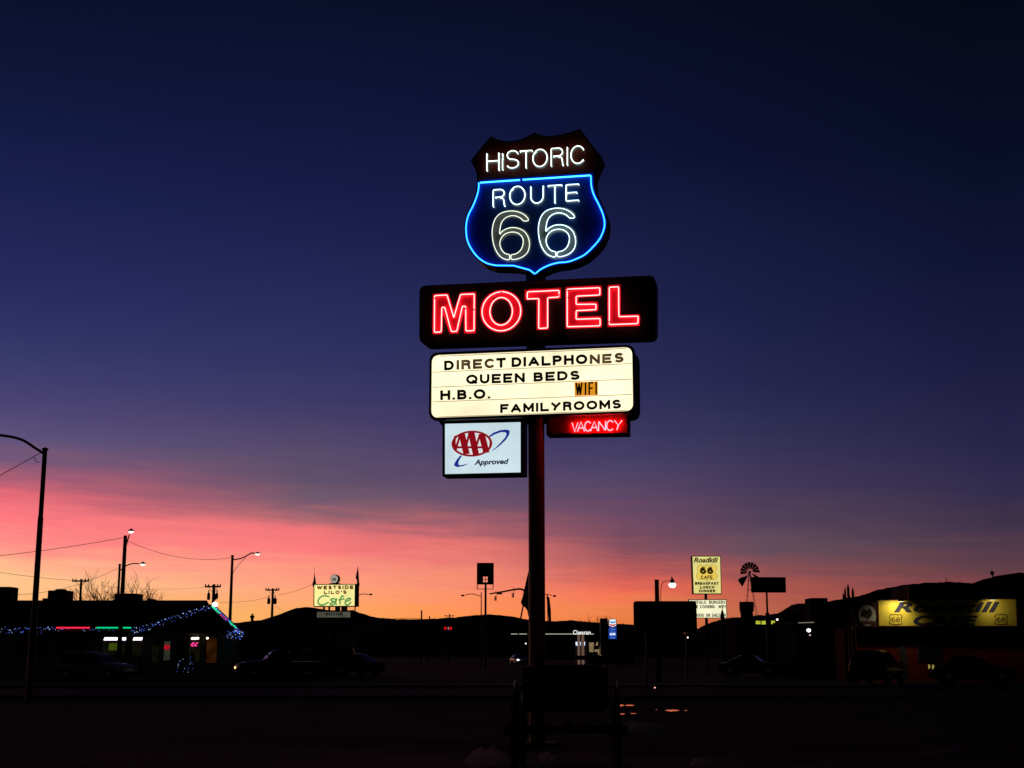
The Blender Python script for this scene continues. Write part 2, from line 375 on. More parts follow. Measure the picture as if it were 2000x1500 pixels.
# ------------------------------------------------------------------ the motel sign
TH = 11.0; MD = 25.0
MP = Plane(1049, 1275, MD, TH)
sign = thing('motel_sign', 'tall pole sign with blue neon shield, red neon MOTEL letters and lit letter board', 'motel sign', MP)
NEONBLUE = mat('blue_neon_tube', (0.1, 0.4, 0.8), 0.3, emit=(0.010, 0.13, 1.0), es=9.0)
NEONCYAN = mat('cyan_neon_tube', (0.1, 0.5, 0.8), 0.3, emit=(0.02, 0.20, 1.0), es=8)
NEONWHITE = mat('white_neon_tube', (0.8, 0.85, 0.8), 0.3, emit=(0.82, 1.0, 0.93), es=2.4)
NEONWHITE2 = mat('cool_white_neon_tube', (0.8, 0.85, 0.85), 0.3, emit=(0.62, 0.88, 1.0), es=2.5)
NEONWARM = mat('warm_white_neon_tube', (0.8, 0.8, 0.7), 0.3, emit=(0.86, 0.95, 0.78), es=1.45)
NEONRED = mat('red_neon_tube', (0.9, 0.5, 0.4), 0.3, emit=(1.0, 0.16, 0.15), es=6.8)
NEONVAC = mat('pink_red_neon_tube', (0.9, 0.4, 0.4), 0.3, emit=(1.0, 0.022, 0.028), es=32)
BROWN = mat('brown_painted_panel', (0.10, 0.009, 0.002), 0.5, 0.25, 3, spec=0.3)
BLUEPAN = mat('blue_painted_panel', (0.002, 0.030, 0.15), 0.45, 0.15, 2, spec=0.3)
WHITEPAINT = mat('aged_white_paint', (0.24, 0.24, 0.21), 0.6, 0.1, 5, spec=0.3)
REDFACE = mat('red_letter_enamel', (0.75, 0.022, 0.085), 0.4, 0.12, 3, spec=0.3)
REDPAN = mat('red_painted_panel', (0.26, 0.003, 0.006), 0.5, 0.1, 3, spec=0.3)
RUSTEDGE = mat('rusted_cabinet_sheet', (0.035, 0.014, 0.010), 0.6, col2=(0.16, 0.05, 0.02), scale=2.2, spec=0.3, bump=0.2)

def mapper(sx, ox, oy):
    return lambda x, y: (ox + x / sx, oy + y / sx)
def P2(q, pts, off):      # photo outline -> (x, z) outline on the plane
    return [(v.x, v.z) for v in (MP.L(*q(x, y), off) for x, y in pts)]
def P3(q, pts, off): return [MP.L(*q(x, y), off) for x, y in pts]

# pole
mb = MB()
ztop = MP.L(1049, 470).z
mb.lathe((0, 0, 0), [(0.148, 0.0), (0.148, ztop)], 28)
pole = mb.build('pole', RUST, sign)
mb = MB(); mb.box(-0.35, 0.35, -0.35, 0.35, 0.0, 0.06); mb.build('base_plate', DARKSTEEL, pole)

# --- shield
q = mapper(4.5441, 880, 230)
OFF = 0.20
outl = [(238, 525), (225, 470), (182, 385), (250, 300), (358, 168), (430, 203), (520, 216), (620, 200), (700, 165), (748, 138),
        (800, 158), (870, 168), (960, 158), (1060, 136), (1150, 104), (1235, 215), (1350, 362), (1305, 455), (1284, 510), (1282, 590), (1306, 680),
        (1345, 760), (1385, 850), (1400, 930), (1390, 1005), (1355, 1090), (1290, 1170), (1210, 1240), (1120, 1282), (1045, 1303),
        (955, 1313), (875, 1338), (805, 1370), (747, 1405), (695, 1372), (635, 1346), (558, 1333), (478, 1331), (385, 1328), (300, 1303),
        (228, 1250), (172, 1175), (134, 1092), (124, 1010), (127, 938), (147, 855), (187, 775), (222, 688), (236, 618)]
po = P2(q, outl, OFF)
body = MB().prism(po, -OFF, 0.20).build('shield_cabinet', RUSTEDGE, sign)
cx = sum(p[0] for p in po) / len(po); cz = sum(p[1] for p in po) / len(po)
def inset(poly, d):
    out = []; n = len(poly)
    for i in range(n):
        a = Vector(poly[i - 1]); b = Vector(poly[i]); c = Vector(poly[(i + 1) % n])
        e = (c - a).normalized(); nn = Vector((-e.y, e.x))
        if nn.dot(Vector((cx, cz)) - b) < 0: nn = -nn
        out.append(tuple(b + nn * d))
    return out
pin = inset(po, 0.03)
if True:
    o_ = po; i_ = pin
    MB().ring(o_, i_, -OFF - 0.035, -OFF - 0.0).build('edge_rim', BLACKMETAL, body)
# panels: brown above the bar, blue below
bar_l = MP.L(*q(236, 553), OFF); bar_r = MP.L(*q(1282, 484), OFF)
def zbar(x): return bar_l.z + (x - bar_l.x) / (bar_r.x - bar_l.x) * (bar_r.z - bar_l.z)
def clip(poly, above, gap=0.0):
    out = []; n = len(poly); f = lambda p: (p[1] - zbar(p[0]) - gap) * (1 if above else -1)
    for i in range(n):
        a, b = poly[i], poly[(i + 1) % n]; fa, fb = f(a), f(b)
        if fa >= 0: out.append(a)
        if fa * fb < 0:
            t = fa / (fa - fb); out.append((a[0] + (b[0] - a[0]) * t, a[1] + (b[1] - a[1]) * t))
    return out
MB().prism(clip(pin, True, 0.004), -OFF - 0.006, -OFF - 0.001).build('brown_panel', BROWN, body)
MB().prism(clip(pin, False, -0.004), -OFF - 0.009, -OFF - 0.001).build('blue_panel', BLUEPAN, body)
SO = OFF + 0.055
bl = P3(q, [(250, 577), (250, 620), (235, 690), (200, 780), (160, 860), (140, 940), (138, 1010), (150, 1090), (185, 1165), (240, 1235), (310, 1285), (390, 1308), (480, 1311), (560, 1312), (640, 1325), (700, 1350), (745, 1384)], SO)
br = P3(q, [(752, 1384), (800, 1345), (870, 1310), (950, 1287), (1040, 1278), (1110, 1255), (1190, 1215), (1260, 1150), (1320, 1080), (1357, 1000), (1367, 930), (1350, 850), (1310, 760), (1270, 680), (1249, 600), (1246, 512)], SO)
TR = 0.0125
MB().tube(crom(bl[:-3], False, 5) + bl[-2:], TR).build('neon_tube', NEONBLUE, body)
MB().tube(bl[-1:] and crom(br, False, 5), TR).build('neon_tube', NEONBLUE, body)
m_ = MB(); m_.tube(P3(q, [(262, 576), (615, 552)], SO), TR * 1.2); m_.tube(P3(q, [(640, 550), (1240, 511)], SO), TR * 1.2); m_.build('neon_tube', NEONCYAN, body)
def strokes(letter, x0, x1, yt, yb, slope, off):
    cxp = (x0 + x1) / 2; out = []
    for st in GL[letter]:
        st = [(a, b) for a, b in st]
        out.append([MP.L(*q(x0 + a * (x1 - x0), yb - b * (yb - yt) - slope * (x0 + a * (x1 - x0) - cxp)), off) for a, b in st])
    return out
def neon_word(name, spec, slope, m_t, r=0.0092, plate=0.021):
    for ch, x0, x1, yt, yb in spec:
        t = MB(); pl = MB()
        for st in strokes(ch, x0, x1, yt, yb, slope, SO + 0.025):
            if len(st) > 2 and ch in 'REN': st = roundpolyline(st)
            t.tube(st, r)
            e0, e1 = st[0], st[-1]
            t.tube([e0, (e0.x, -OFF - 0.02, e0.z)], r * 0.8, seg=6); t.tube([e1, (e1.x, -OFF - 0.02, e1.z)], r * 0.8, seg=6)
            fl = [Vector((p.x, -OFF - 0.014, p.z)) for p in st]
            for i in range(len(fl) - 1):
                a, b = fl[i], fl[i + 1]; d = (b - a)
                if d.length < 1e-6: continue
                d.normalize(); nn = Vector((-d.z, 0, d.x)) * plate; ex = d * plate * 0.5
                pl.prism([((a - ex + nn).x, (a - ex + nn).z), ((b + ex + nn).x, (b + ex + nn).z), ((b + ex - nn).x, (b + ex - nn).z), ((a - ex - nn).x, (a - ex - nn).z)], -OFF - 0.0115 - 0.0003 * i, -OFF - 0.0095)
        pl.build('painted_letter', WHITEPAINT, body); t.build('neon_letter', m_t, body)
def roundpolyline(st, r=0.02):
    out = [st[0]]
    for i in range(1, len(st) - 1):
        a, b, c = st[i - 1], st[i], st[i + 1]
        if (b - a).normalized().dot((c - b).normalized()) > 0.9: out.append(b); continue
        rr = min(r, (a - b).length * .45, (c - b).length * .45); s = b + (a - b).normalized() * rr; e = b + (c - b).normalized() * rr
        out += [s, s * .25 + b * .5 + e * .25, e]
    out.append(st[-1]); return out
neon_word('historic', [('H', 322, 428, 315, 463), ('i', 461, 462, 318, 456), ('S', 498, 603, 292, 445), ('T', 617, 722, 293, 440), ('O', 730, 857, 280, 433),
    ('R', 893, 998, 270, 420), ('I', 1036, 1037, 262, 415), ('C', 1068, 1190, 250, 405)], 0.066, NEONWHITE)
neon_word('route', [('R', 378, 480, 637, 782), ('O', 525, 660, 608, 770), ('U', 712, 822, 608, 757), ('T', 865, 985, 600, 750), ('E', 1025, 1135, 592, 735)], 0.066, NEONWHITE2, r=0.0105)
# the two sixes
SIXT = [(520, 1215), (525, 1240), (518, 1258), (495, 1258), (450, 1238), (410, 1190), (382, 1120), (370, 1040), (374, 965), (398, 895), (445, 848), (520, 828), (595, 834), (655, 862), (690, 900), (680, 915), (648, 914), (612, 885), (555, 868), (495, 884), (455, 925), (440, 980), (437, 1032), (462, 1005), (520, 978), (590, 978), (655, 1010), (690, 1065), (700, 1130), (685, 1190), (645, 1230), (595, 1252), (548, 1258), (536, 1245), (540, 1218), (585, 1205), (625, 1170), (645, 1110), (636, 1060), (600, 1025), (550, 1014), (495, 1026), (455, 1060), (437, 1110), (450, 1165), (482, 1203)]
SIXC = [(672, 897), (640, 868), (595, 848), (530, 843), (470, 860), (425, 905), (403, 970), (400, 1050), (405, 1130), (435, 1195), (485, 1230), (540, 1236), (600, 1222), (650, 1180), (672, 1120), (665, 1055), (625, 1010), (560, 995), (500, 1003), (450, 1035), (415, 1085)]
for dx, dy, mt in ((0, 0, NEONWARM), (410, -25, NEONWHITE2)):
    pts = P3(q, [(x + dx, y + dy) for x, y in SIXT], SO + 0.015)
    path = [(v[0], v[2]) for v in crom([(p.x, 0, p.z) for p in P3(q, [(x + dx + 8, y + dy + 10) for x, y in SIXC], OFF)], False, 5)]
    pm = MB(); ribbon(pm, path, 0.080, -OFF - 0.0135, -OFF - 0.0098, lambda u, v: (u, v)); pm.build('painted_numeral', WHITEPAINT, body)
    MB().tube(crom([pts[i] for i in range(len(pts))], True, 4), 0.0078, closed=True).build('neon_numeral', mt, body)
# bracket between shield and the box below
MB().box(-0.16, 0.16, -0.16, 0.16, MP.L(1049, 552).z, MP.L(1049, 528).z).build('bracket', DARKSTEEL, sign)

# --- MOTEL box
q = mapper(4.0, 800, 530); OM = 0.24
rr = 0.14
pc = [Vector((p[0], p[1])) for p in P2(q, [(78, 114), (1922, 32), (1922, 508), (78, 570)], OM)]
pr = [tuple(p) for p in roundpoly(pc, rr)]
box = MB().prism(pr, -OM, 0.24).build('motel_cabinet', BLACKMETAL, sign)
cx = sum(p[0] for p in pr) / len(pr); cz = sum(p[1] for p in pr) / len(pr)
MB().ring(pr, inset(pr, 0.035), -OM - 0.02, -OM).build('edge_rim', DARKSTEEL, box)
LET = {
 'M': ([(182, 176), (303, 169), (347, 308), (395, 165), (520, 159), (517, 486), (425, 491), (425, 322), (382, 488), (312, 491), (262, 330), (255, 489), (175, 494)],
       [(195, 190), (292, 184), (345, 362), (398, 181), (505, 176), (503, 462), (440, 466), (438, 272), (412, 272), (368, 468), (326, 470), (274, 280), (252, 280), (247, 472), (193, 476)]),
 'T': ([(898, 143), (1183, 128), (1183, 212), (1088, 218), (1087, 455), (990, 460), (991, 222), (898, 226)],
       [(920, 160), (1168, 148), (1166, 200), (1078, 206), (1078, 442), (1008, 446), (1010, 212), (918, 216)]),
 'E': ([(1218, 124), (1502, 109), (1502, 194), (1318, 204), (1318, 242), (1475, 235), (1475, 310), (1318, 318), (1318, 356), (1503, 347), (1503, 438), (1218, 450)],
       [(1231, 139), (1486, 128), (1486, 184), (1301, 194), (1301, 258), (1456, 256), (1456, 299), (1301, 307), (1301, 374), (1488, 368), (1488, 425), (1231, 433)]),
 'L': ([(1545, 107), (1648, 101), (1648, 340), (1801, 334), (1799, 428), (1546, 438)],
       [(1560, 124), (1633, 120), (1635, 354), (1786, 350), (1783, 408), (1560, 416)]),
}
def letter(plate, tubes, hole=None):
    pp = P2(q, plate, OM); L_ = MB()
    if hole:
        hh = P2(q, hole, OM)
        n = len(pp)
        L_.ring(pp, hh, -OM - 0.012, -OM + 0.002)
        lo = MB().ring(pp, [(a[0] * .97 + b[0] * .03, a[1] * .97 + b[1] * .03) for a, b in zip(pp, hh)], -OM - 0.045, -OM - 0.012)
    else:
        L_.prism(pp, -OM - 0.012, -OM - 0.001)
    face = L_.build('letter', REDFACE, box)
    for tp in tubes:
        MB().tube(roundpoly(P3(q, tp, OM + 0.05), 0.022, 4) if len(tp) < 20 else P3(q, tp, OM + 0.05), 0.0095, closed=True).build('neon_tube', NEONRED, face)
def caps(spots, par, off):
    for x, y in spots:
        c = MP.L(*q(x, y), off); MB().tube([(c.x - .018, c.y - .004, c.z), (c.x + .018, c.y - .004, c.z)], .013, seg=8).build('electrode_cap', BLACKMETAL, par)
for k in 'M': letter(*[LET[k][0], [LET[k][1]]])
oc = (717, 312)
letter([(oc[0] + 167 * cos(a), oc[1] - 167 * sin(a) - 0.03 * 167 * cos(a)) for a in [2 * pi * i / 48 for i in range(48)]],
       [[(oc[0] + 151 * cos(a), oc[1] - 152 * sin(a) - 0.03 * 151 * cos(a)) for a in [2 * pi * i / 48 for i in range(48)]],
        [(oc[0] - 2 + 88 * cos(a), oc[1] - 108 * sin(a) - 0.03 * 88 * cos(a)) for a in [2 * pi * i / 40 for i in range(40)]]],
       hole=[(oc[0] - 1 + 77 * cos(a), oc[1] - 96 * sin(a)) for a in [2 * pi * i / 48 for i in range(48)]])
for k in 'TEL': letter(*[LET[k][0], [LET[k][1]]])
m = MB(); zt = MP.L(1049, 664).z; zb = MP.L(1049, 684).z
m.box(-0.15, 0.15, -0.15, 0.15, zb - .1, zt + .1); m.build('neck', DARKSTEEL, sign)

caps([(200, 210), (435, 292), (717, 165), (664, 212), (1120, 160), (1166, 185), (1240, 205), (1238, 150), (1565, 395), (1575, 135), (500, 300), (660, 250)], box, OM + .055)
# --- letter board
q = mapper(4.4444, 820, 660); OB = 0.40
pc = [Vector(p) for p in P2(q, [(84, 128), (1866, 57), (1872, 652), (78, 718)], OB)]
pr = [tuple(p) for p in roundpoly(pc, 0.17)]
cx = sum(p[0] for p in pr) / len(pr); cz = sum(p[1] for p in pr) / len(pr)
bb = MB().prism(inset(pr, 0.03), -OB + 0.12, 0.34).build('letter_board_cabinet', BLACKMETAL, sign)
lit = [tuple(p) for p in roundpoly([Vector(p) for p in P2(q, [(102, 150), (1842, 77), (1852, 633), (97, 694)], OB)], 0.145)]
MB().ring(pr, lit, -OB - 0.01, -OB + 0.12).build('front_frame', BLACKMETAL, bb, bevel=0.01)
MB().ring(pr, inset(pr, 0.08), 0.34, 0.46).build('back_frame', BLACKMETAL, bb, bevel=0.01)
FACE = mat('lit_letter_board_face', (0.7, 0.65, 0.45), 0.4, emit=(1.0, 0.90, 0.60), es=1.1, evar=0.22, scale=0.9)
MB().prism([(a[0] * .999 + cx * .001, a[1]) for a in lit], -OB + 0.02, -OB + 0.04).build('lit_face', FACE, bb)
BACKFACE = mat('lit_back_face', (0.7, 0.65, 0.45), 0.4, emit=(1.0, 0.90, 0.58), es=1.0, evar=0.07, scale=0.9)
MB().prism(inset(pr, 0.082), 0.40, 0.43).build('lit_face', BACKFACE, bb)
TRACK = mat('brown_track_strip', (0.25, 0.18, 0.08), 0.6, 0.3, 5, emit=(1, .8, .45), es=0.32)
m = MB()
for (x0, y0, x1, y1) in [(112, 297, 1838, 222), (112, 428, 1840, 356), (110, 555, 1840, 490), (160, 686, 1795, 628), (175, 158, 1790, 90)]:
    a, b = P3(q, [(x0, y0), (x1, y1)], OB); h = 0.006
    m.prism([(a.x, a.z - h), (b.x, b.z - h), (b.x, b.z + h), (a.x, a.z + h)], -OB + 0.004, -OB + 0.018)
m.build('letter_track', TRACK, bb)
LB = mat('worn_black_letter', (0.02, 0.008, 0.006), 0.5, col2=(0.13, 0.065, 0.04), scale=3.5, spec=0.3)
LBW = mat('faded_brown_letter', (0.06, 0.035, 0.02), 0.5, col2=(0.40, 0.30, 0.18), scale=5.0, spec=0.3, emit=(.30, .20, .10), es=.22, evar=.9)
def row(parts, name='lettering'):
    for body_, x0, y0, x1, y1, h, mt, kw in parts:
        m = MB(); X0, Y0 = q(x0, y0); X1, Y1 = q(x1, y1)
        block_text(MP, OB - 0.012, m, body_, X0, Y0, X1, Y1, h / 4.4444, thick=0.27, gap=0.42, wmul=1.1, **{k: v for k, v in kw.items() if k != 'spacing'}); m.build(name, mt, bb)
row([('D', 212, 282, 295, 279, 84, LB, {}), ('IREC', 319, 277, 656, 261, 84, LBW, {'spacing': 1.12}), ('T', 664, 261, 747, 257, 86, LB, {}),
     ('DIALPHO', 797, 254, 1454, 226, 84, LB, {'spacing': 1.1}), ('NE', 1475, 227, 1665, 219, 82, LBW, {'spacing': 1.1}), ('S', 1690, 217, 1768, 213, 86, LBW, {}),
     ('QUEEN', 402, 402, 912, 386, 82, LB, {'spacing': 1.12}), ('BEDS', 987, 380, 1388, 363, 80, LB, {'spacing': 1.12}),
     ('H.B.O.', 178, 541, 612, 527, 85, LB, {'spacing': 1.1}), ('FAMILYROOMS', 698, 653, 1747, 613, 78, LB, {'spacing': 1.12})])
ORG = mat('orange_translucent_letter_card', (0.8, 0.3, 0.02), 0.4, emit=(1.0, 0.38, 0.02), es=0.75)
m = MB(); m.prism(P2(q, [(1342, 386), (1545, 378), (1545, 496), (1345, 505)], OB - .018), -OB + 0.012, -OB + 0.018); wf = m.build('orange_card', ORG, bb)
m = MB(); X0, Y0 = q(1350, 500); X1, Y1 = q(1538, 493)
block_text(MP, OB - 0.008, m, 'WIFI', X0, Y0, X1, Y1, 112 / 4.4444, thick=0.13, gap=0.3, wmul=0.42); m.build('lettering', mat('black_letter', (0.008, 0.004, 0.002), 0.5), wf)

# --- approval sign
OA = 0.22
pf = P2(q, [(196, 730), (897, 712), (897, 1188), (196, 1200)], OA); pi_ = P2(q, [(217, 745), (875, 730), (875, 1167), (217, 1182)], OA)
ap = MB().prism(pf, -OA + 0.05, 0.20).build('approval_cabinet', BLACKMETAL, sign)
def order(p): return p if sum(p[i][0] * p[(i + 1) % 4][1] - p[(i + 1) % 4][0] * p[i][1] for i in range(4)) > 0 else p[::-1]
MB().ring(order(pf), order(pi_), -OA - 0.005, -OA + 0.05).build('front_frame', BLACKMETAL, ap)
ALIT = mat('lit_white_sign_face', (0.6, 0.7, 0.75), 0.4, emit=(0.60, 0.76, 0.82), es=0.95, evar=0.12, scale=1.2)
MB().prism(pi_, -OA + 0.015, -OA + 0.03).build('lit_face', ALIT, ap)
AR = mat('backlit_dark_red_vinyl', (0.3, 0.01, 0.012), 0.4, emit=(0.27, 0.004, 0.010), es=0.9)
AB = mat('backlit_navy_vinyl', (0.01, 0.02, 0.2), 0.4, emit=(0.012, 0.03, 0.30), es=0.8)
AW = mat('backlit_white_vinyl', (0.7, 0.7, 0.7), 0.4, emit=(0.68, 0.72, 0.74), es=1.0)
AK = mat('backlit_black_vinyl', (0.01, 0.01, 0.02), 0.4, emit=(0.008, 0.008, 0.03), es=0.8)
O1 = OA - 0.015
def sheet(m, pts, k): m.prism(P2(q, pts, O1), -O1 - 0.002 - 0.0022 * k, -O1 - 0.0022 * k)
em = MB(); sheet(em, [(452 + 177 * cos(a), 918 - 113 * sin(a) - 0.02 * 177 * cos(a)) for a in [2 * pi * i / 60 for i in range(60)]], 1)
e1 = em.build('emblem_oval', AR, ap)
em = MB(); sheet(em, [(452 + 156 * cos(a), 918 - 96 * sin(a) - 0.02 * 156 * cos(a)) for a in [2 * pi * i / 60 for i in range(60)]], 2); em.build('oval_field', AW, e1)
em = MB()
for x, tp, bt in ((368, 836, 1004), (450, 818, 1012), (540, 834, 992)):
    sheet(em, [(x - 32, tp + 2), (x + 24, tp - 6), (x + 66, bt + 2), (x + 12, bt + 8)], 3)
    sheet(em, [(x - 28, tp + 8), (x - 10, tp + 8), (x - 50, bt - 16), (x - 70, bt - 24)], 3.3)
    sheet(em, [(x - 50, 942), (x + 10, 940), (x + 15, 958), (x - 54, 960)], 3.6)
sheet(em, [(286, 900), (300, 850), (322, 845), (312, 900), (318, 965), (300, 960)], 3.9)
sheet(em, [(604, 860), (618, 880), (620, 930), (600, 965), (606, 915)], 3.9)
em.build('monogram', AR, e1)
em = MB(); sheet(em, [(600, 852), (640, 822), (700, 800), (755, 795), (781, 806), (777, 838), (747, 885), (700, 930), (650, 968), (620, 983), (660, 950), (705, 905), (742, 862), (754, 833), (742, 819), (705, 818), (650, 838), (608, 862)], 0.5)
em.build('swoosh', AB, ap); em = MB()
sheet(em, [(352, 1020), (325, 1050), (300, 1090), (298, 1110), (325, 1122), (380, 1112), (432, 1088), (385, 1100), (350, 1106), (332, 1096), (340, 1065), (367, 1022)], 0.5)
em.build('swoosh', AB, ap)
m = MB(); X0, Y0 = q(472, 1101); X1, Y1 = q(772, 1092); seg_text(MP, O1 + .003, m, 'Approved', X0, Y0, X1, Y1, 44 / 4.4444, bold=0.036, depth=0.003, shear=0.25); m.build('lettering', AK, ap)
# hanger from the board
for x in (260, 840):
    a = MP.L(*q(x, 735), 0); MB().box(a.x - .02, a.x + .02, -.02, .02, a.z - .02, a.z + .14).build('hanger', DARKSTEEL, ap)

# --- vacancy sign
OV = 0.07
pf = P2(q, [(1098, 668), (1808, 655), (1808, 832), (1098, 842)], OV)
va = MB().prism(pf, -OV, 0.33).build('vacancy_cabinet', BLACKMETAL, sign)
MB().prism(P2(q, [(1112, 680), (1800, 668), (1800, 824), (1112, 832)], OV), -OV - 0.008, -OV - 0.001).build('red_panel', REDPAN, va)
m = MB(); slope = 0.018
for ch, x0, x1, yt, yb in [('V', 1322, 1372, 736, 815), ('A', 1368, 1430, 728, 812), ('C', 1432, 1488, 726, 808), ('A', 1482, 1545, 724, 808), ('N', 1552, 1612, 722, 806), ('C', 1622, 1682, 718, 803), ('Y', 1690, 1755, 716, 798)]:
    for st in strokes(ch, x0, x1, yt, yb, slope, OV + 0.055):
        if ch == 'N': st = roundpolyline(st)
        m.tube(st, 0.0092)
m.build('neon_lettering', NEONVAC, va)
m = MB(); a = MP.L(*q(1098, 668), OV); m.box(0.10, a.x + 0.1, -.04, .04, a.z - .1, a.z - .02); m.build('bracket', DARKSTEEL, va)
# ------------------------------------------------------------------ ground, road, hills
ASPH = mat('worn_asphalt', (0.045, 0.038, 0.036), 1.0, 0.35, 0.9, spec=0.08, bump=0.3)
DIRT = mat('gravel_lot', (0.06, 0.045, 0.035), 1.0, 0.4, 0.6, spec=0.04, bump=0.4)
CONC = mat('kerb_concrete', (0.22, 0.19, 0.17), 0.9, 0.2, 4, spec=0.1)
SNOWM = mat('old_snow', (0.13, 0.12, 0.12), 0.95, 0.15, 5, spec=0.2, bump=0.3)
PAINT = mat('road_paint', (0.45, 0.33, 0.08), 0.8, 0.2, 4, spec=0.1)
HILLM = mat('scrub_hillside', (0.035, 0.022, 0.018), 1.0, 0.4, 0.05, spec=0.02)
def flat(pts, z=0.0):
    m = MB(); a = sum(pts[i][0] * pts[(i + 1) % len(pts)][1] - pts[(i + 1) % len(pts)][0] * pts[i][1] for i in range(len(pts)))
    if a < 0: pts = pts[::-1]
    m.add([(p[0], p[1], z) for p in pts], [tuple(range(len(pts)))]); return m
# one ground sheet, gently uneven near the viewer
m = MB(); xs = [-9000, -3000, -900, -300] + [-120 + 8 * i for i in range(31)] + [300, 900, 3000, 9000]
ys = [-600, -100, 0] + [5 + 3 * i for i in range(12)] + [40.9, 41, 120, 200, 400, 900, 2500, 9000]
V = []
for y in ys:
    for x in xs:
        V.append((x, y, 0.06 * noise.noise(Vector((x * .15, y * .2, 0))) * (1 if 5 <= y <= 38 and abs(x) < 110 else 0)))
nx = len(xs)
m.add(V, [(j * nx + i, j * nx + i + 1, (j + 1) * nx + i + 1, (j + 1) * nx + i) for j in range(len(ys) - 1) for i in range(nx - 1)], True)
tag(m.build('ground', DIRT), kind='structure')
tag(flat([(-400, 50), (400, 50), (400, 66), (-400, 66)], 0.004).build('road', ASPH), kind='structure')
m = MB()
for x in range(-60, 60, 9): m.add([(x, 57.9, .008), (x + 4, 57.9, .008), (x + 4, 58.1, .008), (x, 58.1, .008)], [(0, 1, 2, 3)])
tag(m.build('road_markings', PAINT), kind='structure')
for y0 in (49.7, 66.0):
    tag(MB().box(-400, 400, y0, y0 + 0.3, 0, 0.13).build('kerb', CONC, bevel=0.03), kind='structure')
tag(MB().box(-400, 400, 66.3, 69.0, 0, 0.125).build('pavement', CONC), kind='structure')

def ridge(name, pts, D, depth, seed, fall=1.0, rough=1.2):
    """a long hill whose crest follows the photographed skyline; it falls away to the plain on both sides"""
    m = MB(); V = []; crest = []
    P = [at(x, y, D) for x, y in pts]
    N_ = 160; x0, x1 = P[0].x, P[-1].x
    rows = [-1.0, -0.75, -0.5, -0.3, -0.14, -0.05, 0, 0.05, 0.2, 0.5, 1.0]
    for i in range(N_ + 1):
        x = x0 + (x1 - x0) * i / N_; k = 0
        while k < len(P) - 2 and P[k + 1].x < x: k += 1
        t = (x - P[k].x) / (P[k + 1].x - P[k].x); z = P[k].z + (P[k + 1].z - P[k].z) * t
        z += rough * D / 900 * (noise.noise(Vector((i * 0.9, seed, 0))) * .6 + noise.noise(Vector((i * .27, seed, 3))))
        for r in rows:
            h = (cos(pi * abs(r)) + 1) / 2; zz = z * (h ** fall) if r != 0 else z
            V.append((x + D * 0.004 * noise.noise(Vector((x * .01, r * 4, seed))), D + r * depth, zz + (noise.noise(Vector((x * .03, r * 6, seed))) * z * .12 if 0 < abs(r) < .9 else 0) - (0.5 if abs(r) == 1 else 0)))
    nr = len(rows)
    m.add(V, [(i * nr + j, (i + 1) * nr + j, (i + 1) * nr + j + 1, i * nr + j + 1) for i in range(N_) for j in range(nr - 1)], True)
    tag(m.build(name, HILLM), kind='structure')
ridge('mesa', [(380, 1240), (440, 1222), (480, 1216), (530, 1211), (548, 1206), (562, 1199), (578, 1193), (600, 1191), (650, 1192), (690, 1194), (703, 1200), (716, 1205), (732, 1209), (780, 1211), (850, 1214), (950, 1225), (1020, 1260)], 900, 260, 1, rough=.5)
ridge('hills', [(640, 1240), (760, 1213), (820, 1210), (880, 1206), (940, 1205), (990, 1207), (1030, 1211), (1080, 1213), (1130, 1214), (1180, 1218), (1240, 1222), (1300, 1230), (1370, 1250)], 700, 200, 2, rough=.4)
ridge('hills', [(1310, 1262), (1350, 1236), (1366, 1230), (1388, 1217), (1410, 1209), (1440, 1206), (1480, 1204), (1510, 1202), (1527, 1199), (1545, 1188), (1560, 1181), (1578, 1178), (1597, 1176), (1630, 1173), (1660, 1167), (1690, 1162), (1715, 1152), (1745, 1147), (1780, 1144), (1840, 1144), (1888, 1143), (1905, 1138), (1925, 1132), (1950, 1129), (1975, 1131), (2010, 1132), (2100, 1128), (2250, 1150)], 620, 180, 3, rough=.95)
ridge('hills', [(-300, 1215), (-100, 1200), (60, 1205), (200, 1215), (320, 1225), (420, 1240)], 1400, 300, 5, rough=.5)

